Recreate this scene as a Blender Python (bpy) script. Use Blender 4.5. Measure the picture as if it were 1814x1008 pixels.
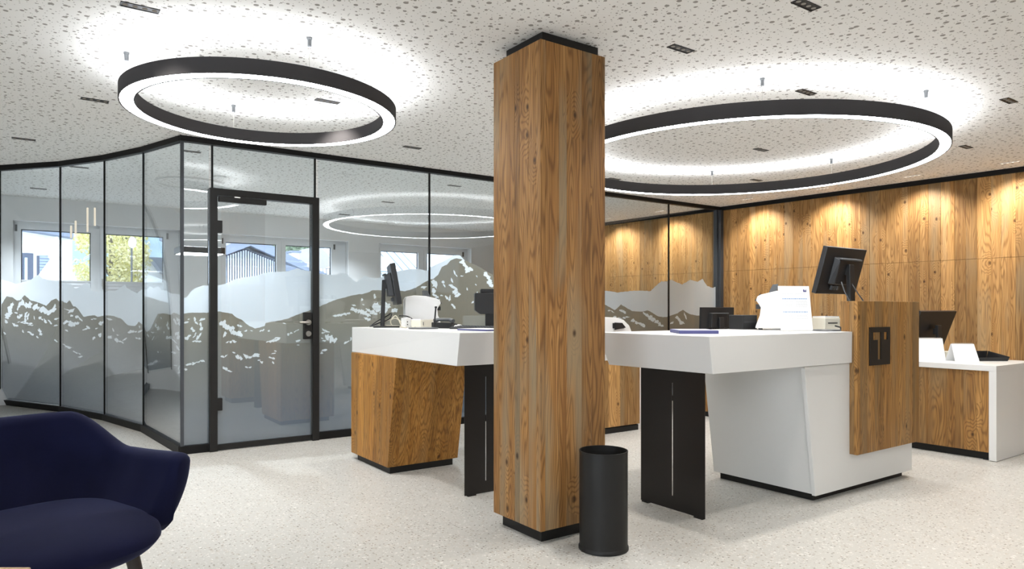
import bpy, bmesh, math, random
from mathutils import Vector, Matrix
from mathutils.geometry import delaunay_2d_cdt

for o in list(bpy.data.objects):
    bpy.data.objects.remove(o, do_unlink=True)
SC = bpy.context.scene
COL = SC.collection
PI = math.pi

# ------------------------------------------------------------------ camera, world, exposure
FPX, CX, HOR, EYE = 1227.0, 907.0, 549.5, 1.15      # focal length / centre / horizon in photo pixels, eye height in m
cam_d = bpy.data.cameras.new('camera')
cam = bpy.data.objects.new('camera', cam_d)
COL.objects.link(cam)
cam.location = (0, 0, EYE)
cam.rotation_euler = (PI / 2, 0, 0)
cam_d.sensor_fit = 'HORIZONTAL'
cam_d.sensor_width = 36.0
cam_d.lens = 36.0 * FPX / 1814.0
cam_d.shift_y = (HOR - 504.0) / 1814.0
cam_d.clip_start = 0.05
cam_d.clip_end = 300
SC.camera = cam

world = bpy.data.worlds.new('world')
SC.world = world
world.use_nodes = True
bgn = world.node_tree.nodes['Background']
bgn.inputs[0].default_value = (0.88, 0.945, 1.0, 1)
bgn.inputs[1].default_value = 3.0

SC.view_settings.view_transform = 'Standard'
SC.view_settings.look = 'None'
SC.view_settings.gamma = 1.0
SC.view_settings.use_curve_mapping = False
SC.view_settings.exposure = 1.05

RING_UP, RING_DOWN = 10.5, 13.0          # emission of the ring lamps' diffusers
SPOT_W, WASH_W, OFFICE_W = 32.0, 34.0, 105.0
WARM = (1.0, 0.955, 0.90)
NEUT = (0.90, 0.97, 1.05)

# ------------------------------------------------------------------ building frame: a along the glass wall, b into the depth
ANG = math.atan2(FPX, 2645 - CX)
UX, UY = math.cos(ANG), math.sin(ANG)
CEIL = 2.54


def W(a, b, z=0.0):
    return Vector((a * UX - b * UY, a * UY + b * UX, z))


def AB(X, Y):
    return (X * UX + Y * UY, -X * UY + Y * UX)


def onb(x, y, b):                       # where a sight line meets a plane b = const: (a, z)
    X = (x - CX) / FPX
    t = b / (UX - X * UY)
    return t * (X * UX + UY), EYE - (y - HOR) * t / FPX


def ona(x, y, a):                       # the same for a plane a = const: (b, z)
    X = (x - CX) / FPX
    t = a / (X * UX + UY)
    return t * (UX - X * UY), EYE - (y - HOR) * t / FPX


def onz(x, y, z):                       # and for a level plane: (a, b)
    t = (EYE - z) * FPX / (y - HOR)
    return AB((x - CX) / FPX * t, t)


def proj(p):
    return CX + p.x / p.y * FPX, HOR + (EYE - p.z) * FPX / p.y


# ------------------------------------------------------------------ mesh helpers
def box(bm, a0, a1, b0, b1, z0, z1):
    return hexa(bm, [(a0, b0, z0), (a1, b0, z0), (a1, b1, z0), (a0, b1, z0),
                     (a0, b0, z1), (a1, b0, z1), (a1, b1, z1), (a0, b1, z1)])


def hexa(bm, p):
    v = [bm.verts.new(q) for q in p]
    for f in ((3, 2, 1, 0), (4, 5, 6, 7), (0, 1, 5, 4), (1, 2, 6, 5), (2, 3, 7, 6), (3, 0, 4, 7)):
        bm.faces.new([v[i] for i in f])
    return v


def prism(bm, pts, d):                  # a 3-D polygon pushed along d
    d = Vector(d)
    n = len(pts)
    v = [bm.verts.new(Vector(q)) for q in pts]
    w = [bm.verts.new(Vector(q) + d) for q in pts]
    bm.faces.new(v)
    bm.faces.new(w[::-1])
    for i in range(n):
        j = (i + 1) % n
        bm.faces.new([v[j], v[i], w[i], w[j]])


def lathe(bm, prof, c=(0, 0, 0), n=48, close=False):
    rings = []
    for r, z in prof:
        rings.append([bm.verts.new((c[0] + r * math.cos(2 * PI * i / n), c[1] + r * math.sin(2 * PI * i / n), c[2] + z)) for i in range(n)])
    m = len(rings)
    for k in range(m if close else m - 1):
        A, B = rings[k], rings[(k + 1) % m]
        for i in range(n):
            j = (i + 1) % n
            bm.faces.new([A[i], A[j], B[j], B[i]])
    if not close:
        for R in (rings[0], rings[-1]):
            if R[0].co.xy != R[1].co.xy:
                bm.faces.new(R if R is rings[-1] else R[::-1])


def cyl(bm, c, r0, r1, z0, z1, n=20):
    lathe(bm, [(r0, z0), (r1, z1)], c, n)


def tube(bm, pts, r, n=8):
    pts = [Vector(p) for p in pts]
    rings = []
    for i, p in enumerate(pts):
        t = (pts[min(i + 1, len(pts) - 1)] - pts[max(i - 1, 0)]).normalized()
        up = Vector((0, 0, 1)) if abs(t.z) < 0.9 else Vector((1, 0, 0))
        s = t.cross(up).normalized()
        q = s.cross(t)
        rr = r[i] if isinstance(r, (list, tuple)) else r
        rings.append([bm.verts.new(p + rr * (math.cos(2 * PI * k / n) * s + math.sin(2 * PI * k / n) * q)) for k in range(n)])
    for A, B in zip(rings, rings[1:]):
        for i in range(n):
            j = (i + 1) % n
            bm.faces.new([A[i], A[j], B[j], B[i]])
    bm.faces.new(rings[0][::-1])
    bm.faces.new(rings[-1])


def curve_pts(ctrl, n=24):              # Catmull-Rom
    P = [Vector(c) for c in ctrl]
    P = [P[0]] + P + [P[-1]]
    out = []
    segs = len(P) - 3
    for s in range(segs):
        m = max(2, n // segs)
        for k in range(m):
            t = k / m
            p0, p1, p2, p3 = P[s:s + 4]
            out.append(0.5 * ((2 * p1) + (p2 - p0) * t + (2 * p0 - 5 * p1 + 4 * p2 - p3) * t * t + (3 * p1 - p0 - 3 * p2 + p3) * t ** 3))
    out.append(P[-2])
    return out


def bev(bm, w, seg=1, angle=0.5):
    bm.normal_update()
    es = [e for e in bm.edges if len(e.link_faces) == 2 and e.calc_face_angle(0) > angle]
    bmesh.ops.bevel(bm, geom=es, offset=w, segments=seg, affect='EDGES', profile=0.5, clamp_overlap=True)


ORG = {}


def mk(name, bm, mat, parent=None, org=None, smooth=False, yaw=0.0, fix=True):
    """link a bmesh (coordinates: building frame, or local to org when yaw/org rotate it) as ONE mesh object"""
    if fix:
        bmesh.ops.recalc_face_normals(bm, faces=bm.faces)
    if org is None:
        if parent is not None:
            org = ORG[parent.name]
        else:
            xs = [v.co for v in bm.verts]
            org = ((min(v.x for v in xs) + max(v.x for v in xs)) / 2, (min(v.y for v in xs) + max(v.y for v in xs)) / 2, min(v.z for v in xs))
    me = bpy.data.meshes.new(name)
    bmesh.ops.translate(bm, verts=bm.verts, vec=-Vector(org))
    bm.to_mesh(me)
    bm.free()
    if smooth:
        me.shade_smooth()
        me.set_sharp_from_angle(angle=math.radians(38))
    me.materials.append(mat)
    o = bpy.data.objects.new(name, me)
    COL.objects.link(o)
    place(o, parent, org)
    return o


def place(o, parent, org):
    ORG[o.name] = tuple(org)
    if parent is None:
        o.location = W(*org)
        o.rotation_euler = (0, 0, ANG)
    else:
        o.parent = parent
        o.location = Vector(org) - Vector(ORG[parent.name])


def thing(name, label, cat, org, group=None, kind=None):
    o = bpy.data.objects.new(name, None)
    o.empty_display_size = 0.1
    COL.objects.link(o)
    place(o, None, org)
    return tag(o, label, cat, group, kind)


def tag(o, label=None, cat=None, group=None, kind=None):
    if label:
        o['label'] = label
    if cat:
        o['category'] = cat
    if group:
        o['group'] = group
    if kind:
        o['kind'] = kind
    return o


def NB():
    return bmesh.new()


def local(bm, org, yaw=0.0, tilt=0.0, tilt_at=(0, 0, 0)):
    """move a bmesh made around (0,0,0) to org in the building frame"""
    M = Matrix.Translation(org) @ Matrix.Rotation(yaw, 4, 'Z')
    if tilt:
        M = M @ Matrix.Translation(tilt_at) @ Matrix.Rotation(tilt, 4, 'X') @ Matrix.Translation(-Vector(tilt_at))
    bmesh.ops.transform(bm, matrix=M, verts=bm.verts)
    return bm


# ------------------------------------------------------------------ materials
def new_mat(name):
    m = bpy.data.materials.new(name)
    m.use_nodes = True
    nt = m.node_tree
    nt.nodes.clear()
    out = nt.nodes.new('ShaderNodeOutputMaterial')
    return m, nt, out


def nd(nt, kind, **kw):
    n = nt.nodes.new(kind)
    for k, v in kw.items():
        if k.startswith('i_'):
            n.inputs[k[2:].replace('_', ' ')].default_value = v
        else:
            setattr(n, k, v)
    return n


def math_n(nt, op, a, b=None, c=None):
    n = nt.nodes.new('ShaderNodeMath')
    n.operation = op
    for i, x in enumerate((a, b, c)):
        if x is None:
            continue
        if isinstance(x, (int, float)):
            n.inputs[i].default_value = x
        else:
            nt.links.new(x, n.inputs[i])
    return n.outputs[0]


def mixc(nt, fac, a, b, mode='MIX'):
    n = nt.nodes.new('ShaderNodeMix')
    n.data_type = 'RGBA'
    n.blend_type = mode
    for s, x in ((n.inputs['Factor'], fac), (n.inputs['A'], a), (n.inputs['B'], b)):
        pass
    ins = [n.inputs[0], n.inputs[6], n.inputs[7]]
    for s, x in zip(ins, (fac, a, b)):
        if isinstance(x, (int, float)):
            s.default_value = x
        elif isinstance(x, tuple):
            s.default_value = x if len(x) == 4 else (*x, 1)
        else:
            nt.links.new(x, s)
    return n.outputs[2]


def plain(name, col, rough=0.5, metal=0.0, spec=0.5, noise=0.0, nscale=40.0, bump=0.0, sheen=0.0, coat=0.0):
    m, nt, out = new_mat(name)
    p = nd(nt, 'ShaderNodeBsdfPrincipled')
    p.inputs['Base Color'].default_value = (*col, 1)
    p.inputs['Roughness'].default_value = rough
    p.inputs['Metallic'].default_value = metal
    p.inputs['Specular IOR Level'].default_value = spec
    if sheen:
        p.inputs['Sheen Weight'].default_value = sheen
        p.inputs['Sheen Roughness'].default_value = 0.35
        p.inputs['Sheen Tint'].default_value = (0.38, 0.43, 0.78, 1)
    if coat:
        p.inputs['Coat Weight'].default_value = coat
        p.inputs['Coat Roughness'].default_value = 0.1
    if noise or bump:
        tc = nd(nt, 'ShaderNodeTexCoord')
        nz = nd(nt, 'ShaderNodeTexNoise')
        nz.inputs['Scale'].default_value = nscale
        nz.inputs['Detail'].default_value = 4
        nt.links.new(tc.outputs['Object'], nz.inputs['Vector'])
        if noise:
            f = math_n(nt, 'MULTIPLY_ADD', nz.outputs[0], 2 * noise, 1 - noise)
            c = mixc(nt, 1.0, (*col, 1), f, 'MULTIPLY')
            nt.links.new(c, p.inputs['Base Color'])
        if bump:
            b = nd(nt, 'ShaderNodeBump')
            b.inputs['Strength'].default_value = bump
            b.inputs['Distance'].default_value = 0.002
            nt.links.new(nz.outputs[0], b.inputs['Height'])
            nt.links.new(b.outputs[0], p.inputs['Normal'])
    nt.links.new(p.outputs[0], out.inputs[0])
    return m


def wood(name, light, mid, dark, grey=(0.30, 0.24, 0.17), greyness=0.25, tone=0.35, rough=0.55, knots=1.0):
    """reclaimed board: grain runs along local z; every board takes its own tone and its own piece of grain"""
    m, nt, out = new_mat(name)
    L = nt.links.new
    p = nd(nt, 'ShaderNodeBsdfPrincipled')
    p.inputs['Roughness'].default_value = rough
    p.inputs['Specular IOR Level'].default_value = 0.3
    tc = nd(nt, 'ShaderNodeTexCoord')
    oi = nd(nt, 'ShaderNodeObjectInfo')
    off = nd(nt, 'ShaderNodeCombineXYZ')
    sc_ = nd(nt, 'ShaderNodeSeparateColor')
    L(oi.outputs['Color'], sc_.inputs[0])
    seed = sc_.outputs[0]
    L(math_n(nt, 'MULTIPLY', seed, 61.0), off.inputs[0])
    L(math_n(nt, 'MULTIPLY', seed, 37.0), off.inputs[1])
    L(math_n(nt, 'MULTIPLY', seed, 23.0), off.inputs[2])
    add = nd(nt, 'ShaderNodeVectorMath', operation='ADD')
    L(tc.outputs['Object'], add.inputs[0])
    L(off.outputs[0], add.inputs[1])

    def mapped(s):
        mp = nd(nt, 'ShaderNodeVectorMath', operation='MULTIPLY')
        L(add.outputs[0], mp.inputs[0])
        mp.inputs[1].default_value = s
        return mp.outputs[0]
    big = nd(nt, 'ShaderNodeTexNoise')
    big.inputs['Scale'].default_value = 1.0
    big.inputs['Detail'].default_value = 1.5
    L(mapped((9, 9, 0.85)), big.inputs['Vector'])
    # knots: sparse dark eyes that bend the grain round them
    vo = nd(nt, 'ShaderNodeTexVoronoi')
    vo.inputs['Scale'].default_value = 1.0
    vo.voronoi_dimensions = '2D'
    sxyz = nd(nt, 'ShaderNodeSeparateXYZ')
    L(add.outputs[0], sxyz.inputs[0])
    kv = nd(nt, 'ShaderNodeCombineXYZ')
    L(math_n(nt, 'MULTIPLY', math_n(nt, 'ADD', sxyz.outputs[0], sxyz.outputs[1]), 6.5), kv.inputs[0])
    L(math_n(nt, 'MULTIPLY', sxyz.outputs[2], 4.0), kv.inputs[1])
    L(kv.outputs[0], vo.inputs['Vector'])
    kd = vo.outputs['Distance']
    sep = nd(nt, 'ShaderNodeSeparateColor')
    L(vo.outputs['Color'], sep.inputs[0])
    has = math_n(nt, 'LESS_THAN', sep.outputs[0], 0.22 * knots)
    kn = nd(nt, 'ShaderNodeMapRange')
    kn.inputs['From Min'].default_value = 0.03
    kn.inputs['From Max'].default_value = 0.10
    kn.inputs['To Min'].default_value = 1.0
    kn.inputs['To Max'].default_value = 0.0
    L(kd, kn.inputs['Value'])
    knot = math_n(nt, 'MULTIPLY', kn.outputs[0], has)
    halo = nd(nt, 'ShaderNodeMapRange')
    halo.inputs['From Min'].default_value = 0.0
    halo.inputs['From Max'].default_value = 0.5
    halo.inputs['To Min'].default_value = 0.22
    halo.inputs['To Max'].default_value = 0.0
    L(kd, halo.inputs['Value'])
    bend = math_n(nt, 'MULTIPLY', halo.outputs[0], has)
    ph = math_n(nt, 'ADD', big.outputs[0], bend)
    ring = math_n(nt, 'SINE', math_n(nt, 'MULTIPLY', ph, 140.0))
    ring = math_n(nt, 'MULTIPLY_ADD', ring, 0.5, 0.5)
    ring = math_n(nt, 'POWER', ring, 2.6)
    fine = nd(nt, 'ShaderNodeTexNoise')
    fine.inputs['Scale'].default_value = 1.0
    fine.inputs['Detail'].default_value = 3
    L(mapped((170, 170, 3.0)), fine.inputs['Vector'])
    streak = nd(nt, 'ShaderNodeTexNoise')
    streak.inputs['Scale'].default_value = 1.0
    streak.inputs['Detail'].default_value = 2
    L(mapped((22, 22, 0.55)), streak.inputs['Vector'])
    st = nd(nt, 'ShaderNodeMapRange')
    st.inputs['From Min'].default_value = 0.32
    st.inputs['From Max'].default_value = 0.68
    L(streak.outputs[0], st.inputs['Value'])
    c = mixc(nt, st.outputs[0], mid, light)
    c = mixc(nt, math_n(nt, 'MULTIPLY', ring, 0.55), c, dark)
    fr = nd(nt, 'ShaderNodeMapRange')
    fr.inputs['From Min'].default_value = 0.40
    fr.inputs['From Max'].default_value = 0.72
    L(fine.outputs[0], fr.inputs['Value'])
    c = mixc(nt, math_n(nt, 'MULTIPLY', fr.outputs[0], 0.55), c, dark)
    # weathered grey patches
    gp = nd(nt, 'ShaderNodeTexNoise')
    gp.inputs['Scale'].default_value = 1.0
    L(mapped((6, 6, 0.9)), gp.inputs['Vector'])
    gr = nd(nt, 'ShaderNodeMapRange')
    gr.inputs['From Min'].default_value = 0.52
    gr.inputs['From Max'].default_value = 0.66
    L(gp.outputs[0], gr.inputs['Value'])
    c = mixc(nt, math_n(nt, 'MULTIPLY', gr.outputs[0], greyness), c, grey)
    c = mixc(nt, math_n(nt, 'MULTIPLY', knot, 0.85), c, (dark[0] * 0.30, dark[1] * 0.25, dark[2] * 0.22))
    tn = math_n(nt, 'FRACT', math_n(nt, 'MULTIPLY', seed, 17.31))
    tn = math_n(nt, 'MULTIPLY_ADD', tn, tone, 1.0 - tone * 0.55)
    c = mixc(nt, 1.0, c, tn, 'MULTIPLY')
    L(c, p.inputs['Base Color'])
    b = nd(nt, 'ShaderNodeBump')
    b.inputs['Strength'].default_value = 0.35
    b.inputs['Distance'].default_value = 0.0015
    L(math_n(nt, 'SUBTRACT', 1.0, fr.outputs[0]), b.inputs['Height'])
    L(b.outputs[0], p.inputs['Normal'])
    L(p.outputs[0], out.inputs[0])
    return m


def emit(name, col, s):
    m, nt, out = new_mat(name)
    e = nd(nt, 'ShaderNodeEmission')
    e.inputs[0].default_value = (*col, 1)
    e.inputs[1].default_value = s
    nt.links.new(e.outputs[0], out.inputs[0])
    return m


def glass_mat(name, tint=(0.93, 0.958, 0.968), ior=1.5, boost=1.0):
    """one face of a flat clear sheet: mirror by Fresnel, else straight through"""
    m, nt, out = new_mat(name)
    fr = nd(nt, 'ShaderNodeFresnel')
    fr.inputs[0].default_value = ior
    geo = nd(nt, 'ShaderNodeNewGeometry')
    # Fresnel on the inner side of the sheet uses the outside angle as well
    vm = nd(nt, 'ShaderNodeVectorMath', operation='DOT_PRODUCT')
    nt.links.new(geo.outputs['Incoming'], vm.inputs[0])
    nt.links.new(geo.outputs['Normal'], vm.inputs[1])
    cosv = math_n(nt, 'ABSOLUTE', vm.outputs['Value'])
    f = math_n(nt, 'POWER', math_n(nt, 'SUBTRACT', 1.0, cosv), 5.0)
    f = math_n(nt, 'MULTIPLY_ADD', f, 0.96 * boost, 0.04 * boost)
    t = nd(nt, 'ShaderNodeBsdfTransparent')
    t.inputs[0].default_value = (*tint, 1)
    g = nd(nt, 'ShaderNodeBsdfGlossy')
    g.inputs['Roughness'].default_value = 0.0
    g.inputs[0].default_value = (1, 1, 1, 1)
    mx = nd(nt, 'ShaderNodeMixShader')
    nt.links.new(f, mx.inputs[0])
    nt.links.new(t.outputs[0], mx.inputs[1])
    nt.links.new(g.outputs[0], mx.inputs[2])
    nt.links.new(mx.outputs[0], out.inputs[0])
    nt.nodes.remove(fr)
    return m


def film_mat(name, top, bottom, trans, zlo=0.05, zhi=1.2, clear=0.0):
    """printed film on the glass: part diffuse, part lit from behind; the print itself fades towards the floor"""
    m, nt, out = new_mat(name)
    L = nt.links.new
    geo = nd(nt, 'ShaderNodeNewGeometry')
    sx = nd(nt, 'ShaderNodeSeparateXYZ')
    L(geo.outputs['Position'], sx.inputs[0])
    mr = nd(nt, 'ShaderNodeMapRange')
    mr.inputs['From Min'].default_value = zlo
    mr.inputs['From Max'].default_value = zhi
    L(sx.outputs[2], mr.inputs['Value'])
    c = mixc(nt, mr.outputs[0], bottom, top)
    d = nd(nt, 'ShaderNodeBsdfDiffuse')
    t = nd(nt, 'ShaderNodeBsdfTranslucent')
    L(c, d.inputs[0])
    L(c, t.inputs[0])
    mx = nd(nt, 'ShaderNodeMixShader')
    mx.inputs[0].default_value = trans
    L(d.outputs[0], mx.inputs[1])
    L(t.outputs[0], mx.inputs[2])
    last = mx.outputs[0]
    if clear:
        tr = nd(nt, 'ShaderNodeBsdfTransparent')
        m2 = nd(nt, 'ShaderNodeMixShader')
        m2.inputs[0].default_value = clear
        L(last, m2.inputs[1])
        L(tr.outputs[0], m2.inputs[2])
        last = m2.outputs[0]
    L(last, out.inputs[0])
    return m


def ceiling_mat():
    m, nt, out = new_mat('perforated_plaster')
    L = nt.links.new
    p = nd(nt, 'ShaderNodeBsdfPrincipled')
    p.inputs['Roughness'].default_value = 0.9
    p.inputs['Specular IOR Level'].default_value = 0.1
    tc = nd(nt, 'ShaderNodeTexCoord')
    holes = None
    for scale, rmin, rmax, keep, shift in ((13.0, 0.09, 0.165, 0.9, 0.0), (19.0, 0.06, 0.12, 0.72, 3.7), (30.0, 0.06, 0.10, 0.8, 8.1)):
        sh = nd(nt, 'ShaderNodeVectorMath', operation='ADD')
        sh.inputs[1].default_value = (shift, shift * 1.7, 0)
        L(tc.outputs['Object'], sh.inputs[0])
        vo = nd(nt, 'ShaderNodeTexVoronoi', voronoi_dimensions='2D')
        vo.inputs['Scale'].default_value = scale
        vo.inputs['Randomness'].default_value = 0.8
        L(sh.outputs[0], vo.inputs['Vector'])
        sep = nd(nt, 'ShaderNodeSeparateColor')
        L(vo.outputs['Color'], sep.inputs[0])
        r = math_n(nt, 'MULTIPLY_ADD', sep.outputs[0], rmax - rmin, rmin)
        h = math_n(nt, 'LESS_THAN', vo.outputs['Distance'], r)
        h = math_n(nt, 'MULTIPLY', h, math_n(nt, 'LESS_THAN', sep.outputs[1], keep))
        holes = h if holes is None else math_n(nt, 'MAXIMUM', holes, h)
    c = mixc(nt, holes, (0.80, 0.785, 0.755), (0.31, 0.29, 0.265))
    L(c, p.inputs['Base Color'])
    L(p.outputs[0], out.inputs[0])
    return m


def terrazzo_mat():
    m, nt, out = new_mat('terrazzo')
    L = nt.links.new
    p = nd(nt, 'ShaderNodeBsdfPrincipled')
    p.inputs['Roughness'].default_value = 0.38
    p.inputs['Specular IOR Level'].default_value = 0.28
    tc = nd(nt, 'ShaderNodeTexCoord')
    nz = nd(nt, 'ShaderNodeTexNoise')
    nz.inputs['Scale'].default_value = 3.0
    nz.inputs['Detail'].default_value = 5
    L(tc.outputs['Object'], nz.inputs['Vector'])
    c = mixc(nt, nz.outputs[0], (0.475, 0.46, 0.42), (0.53, 0.515, 0.475))
    for scale, thr, rad, cols, shift in ((34.0, 0.34, 0.26, ((0.42, 0.375, 0.31), (0.68, 0.66, 0.62)), 0.0),
                                         (55.0, 0.20, 0.26, ((0.15, 0.135, 0.115), (0.36, 0.31, 0.25)), 5.3),
                                         (95.0, 0.34, 0.30, ((0.36, 0.33, 0.29), (0.75, 0.73, 0.69)), 9.9)):
        sh = nd(nt, 'ShaderNodeVectorMath', operation='ADD')
        sh.inputs[1].default_value = (shift, shift, 0)
        L(tc.outputs['Object'], sh.inputs[0])
        wob = nd(nt, 'ShaderNodeTexNoise')
        wob.inputs['Scale'].default_value = scale * 2.2
        L(sh.outputs[0], wob.inputs['Vector'])
        vo = nd(nt, 'ShaderNodeTexVoronoi', voronoi_dimensions='2D')
        vo.inputs['Scale'].default_value = scale
        L(sh.outputs[0], vo.inputs['Vector'])
        sep = nd(nt, 'ShaderNodeSeparateColor')
        L(vo.outputs['Color'], sep.inputs[0])
        d = math_n(nt, 'MULTIPLY_ADD', wob.outputs[0], 0.5, math_n(nt, 'SUBTRACT', vo.outputs['Distance'], 0.25))
        h = math_n(nt, 'MULTIPLY', math_n(nt, 'LESS_THAN', d, rad), math_n(nt, 'LESS_THAN', sep.outputs[0], thr))
        cc = mixc(nt, sep.outputs[1], cols[0], cols[1])
        c = mixc(nt, h, c, cc)
    L(c, p.inputs['Base Color'])
    L(p.outputs[0], out.inputs[0])
    return m


def leaf_mat(name, c0, c1):
    m, nt, out = new_mat(name)
    L = nt.links.new
    geo = nd(nt, 'ShaderNodeNewGeometry')
    c = mixc(nt, geo.outputs['Random Per Island'], c0, c1)
    d = nd(nt, 'ShaderNodeBsdfDiffuse')
    t = nd(nt, 'ShaderNodeBsdfTranslucent')
    L(c, d.inputs[0])
    L(c, t.inputs[0])
    mx = nd(nt, 'ShaderNodeMixShader')
    mx.inputs[0].default_value = 0.4
    L(d.outputs[0], mx.inputs[1])
    L(t.outputs[0], mx.inputs[2])
    L(mx.outputs[0], out.inputs[0])
    return m


BLACK = plain('black_powder_coat', (0.014, 0.013, 0.012), 0.5, spec=0.3, noise=0.05)
BLACKM = plain('black_lacquer_trim', (0.008, 0.0075, 0.0075), 0.5, spec=0.2)
RINGDARK = plain('anthracite_housing', (0.050, 0.047, 0.048), 0.9, spec=0.12)
LEGMET = plain('blackened_steel', (0.022, 0.019, 0.017), 0.38, metal=0.3, noise=0.08, nscale=6)
POST = plain('grey_steel_post', (0.045, 0.050, 0.058), 0.45)
WHITE = plain('white_lacquer', (0.71, 0.70, 0.675), 0.38, spec=0.4)
PAPER = plain('white_paper', (0.84, 0.84, 0.83), 0.8, spec=0.2)
WPLASTIC = plain('white_plastic', (0.80, 0.79, 0.77), 0.4)
CREAM = plain('cream_plastic', (0.72, 0.68, 0.57), 0.45)
BPLASTIC = plain('black_plastic', (0.016, 0.016, 0.017), 0.4)
BGLOSS = plain('black_screen', (0.006, 0.006, 0.007), 0.35, spec=0.25)
GPLASTIC = plain('grey_plastic', (0.09, 0.095, 0.10), 0.45)
STEEL = plain('brushed_steel', (0.55, 0.53, 0.49), 0.3, metal=1.0)
NAVYPAPER = plain('navy_cover', (0.06, 0.065, 0.20), 0.5)
BLUEINK = plain('blue_ink', (0.20, 0.36, 0.62), 0.8)
GREYINK = plain('grey_ink', (0.52, 0.54, 0.58), 0.8)
NAVYINK = plain('navy_ink', (0.06, 0.06, 0.22), 0.8)
VELVET = plain('navy_velvet', (0.006, 0.0070, 0.027), 0.85, spec=0.12, noise=0.45, nscale=6, sheen=0.17)
DARKWOOD = plain('dark_stained_wood', (0.022, 0.016, 0.012), 0.45, noise=0.2, nscale=25)
PLASTER = plain('white_plaster', (0.74, 0.74, 0.735), 0.85, spec=0.2, noise=0.02, nscale=3)
PVC = plain('white_window_frame', (0.78, 0.79, 0.80), 0.35)
BLIND = plain('white_pleated_fabric', (0.80, 0.81, 0.83), 0.8)
CABLEW = plain('cream_cable', (0.62, 0.57, 0.45), 0.5)
WOOD_COL = wood('old_larch_column', (0.42, 0.220, 0.074), (0.305, 0.143, 0.041), (0.075, 0.029, 0.008), grey=(0.25, 0.195, 0.120), greyness=0.7, tone=0.42, rough=0.6, knots=0.7)
WOOD_CNT = wood('old_larch_counter', (0.53, 0.258, 0.060), (0.41, 0.178, 0.034), (0.105, 0.040, 0.010), grey=(0.23, 0.14, 0.06), greyness=0.4, tone=0.35, knots=1.5)
WOOD_T = wood('old_larch_desk', (0.45, 0.240, 0.074), (0.335, 0.160, 0.042), (0.085, 0.036, 0.011), grey=(0.24, 0.165, 0.085), greyness=0.5, tone=0.45, knots=0.9)
WOOD_WALL = wood('old_larch_wall', (0.56, 0.325, 0.122), (0.435, 0.228, 0.072), (0.15, 0.063, 0.018), grey=(0.36, 0.27, 0.155), greyness=0.5, tone=0.55, knots=1.2)
WOOD_TAB = wood('pale_wood', (0.60, 0.44, 0.27), (0.53, 0.37, 0.21), (0.36, 0.23, 0.11), greyness=0.0, tone=0.1, knots=0.1)
GLASS = glass_mat('partition_glass', boost=1.7)      # double glazing: twice the faces
WGLASS = glass_mat('window_glass', (0.95, 0.97, 1.0), boost=0.6)
FILM_L = film_mat('frosted_white_film', (0.77, 0.80, 0.83), (0.75, 0.79, 0.82), 0.55, clear=0.05)
FILM_D = film_mat('mountain_print_film', (0.27, 0.243, 0.192), (0.170, 0.183, 0.208), 0.35, zlo=0.25, zhi=1.05, clear=0.02)
FILM_S = film_mat('snow_print_film', (0.82, 0.83, 0.83), (0.78, 0.80, 0.80), 0.50)
CEILMAT = ceiling_mat()
FLOORMAT = terrazzo_mat()
EM_UP = emit('lamp_diffuser_up', (0.94, 0.98, 1.03), RING_UP)
EM_DN = emit('lamp_diffuser_down', (0.94, 0.98, 1.03), RING_DOWN)
EM_SPOT = emit('spot_lens', (1.0, 0.9, 0.75), 0.10)
EM_WASH = emit('wash_lens', (1.0, 0.92, 0.8), 1.6)

# ------------------------------------------------------------------ the shell
A0, A1, B0, B1 = -4.2, 8.6, -3.6, 10.38


def struct(name, bm, mat, label, cat, parent=None, **kw):
    o = mk(name, bm, mat, parent, **kw)
    return tag(o, label, cat, kind='structure')


bm = NB()
box(bm, A0 - .2, A1 + .2, B0 - .2, B1 + .3, -0.12, 0)
struct('floor', bm, FLOORMAT, 'pale beige terrazzo floor with fine stone chips', 'floor')
bm = NB()
box(bm, A0 - .2, A1 + .2, B0 - .2, B1 + .3, CEIL, CEIL + 0.12)
struct('ceiling', bm, CEILMAT, 'white acoustic ceiling with scattered round perforations', 'ceiling')


# wood wall: runs slightly askew to the building grid
def wall_a(b):
    return 7.714 + (5.969 - b) * 0.0685


bm = NB()
hexa(bm, [(wall_a(B0), B0, 0), (wall_a(B0) + .3, B0, 0), (wall_a(B1) + .3, B1, 0), (wall_a(B1), B1, 0),
          (wall_a(B0), B0, CEIL), (wall_a(B0) + .3, B0, CEIL), (wall_a(B1) + .3, B1, CEIL), (wall_a(B1), B1, CEIL)])
wall_right = struct('wall_right', bm, WOOD_WALL, 'wall clad in old larch boards behind the counters', 'wall', org=(8.0, 4.0, 0))


SEED = random.Random(21)


def board(name, quad, dirn, th, mat, parent, ch=0.0016, seed=None):
    """one plank from its front quad (bl, br, tr, tl) going th back along dirn, front edges eased"""
    q = [Vector(p) for p in quad]
    d = Vector(dirn)
    c = sum(q, Vector()) / 4
    bm = bmesh.new()
    inner = []
    for i, p in enumerate(q):
        l, r = q[(i - 1) % 4], q[(i + 1) % 4]
        inner.append(p + (l - p).normalized() * ch + (r - p).normalized() * ch)
    f = [bm.verts.new(p) for p in inner]
    e = [bm.verts.new(p + d * ch) for p in q]
    k = [bm.verts.new(p + d * th) for p in q]
    bm.faces.new(f)
    bm.faces.new(k[::-1])
    for i in range(4):
        j = (i + 1) % 4
        bm.faces.new([f[j], f[i], e[i], e[j]])
        bm.faces.new([e[j], e[i], k[i], k[j]])
    o = mk(name, bm, mat, parent, org=(q[0].x, q[0].y, 0.0))
    o.color = (SEED.random() if seed is None else seed, 0.5, 0.5, 1)
    return o


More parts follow.
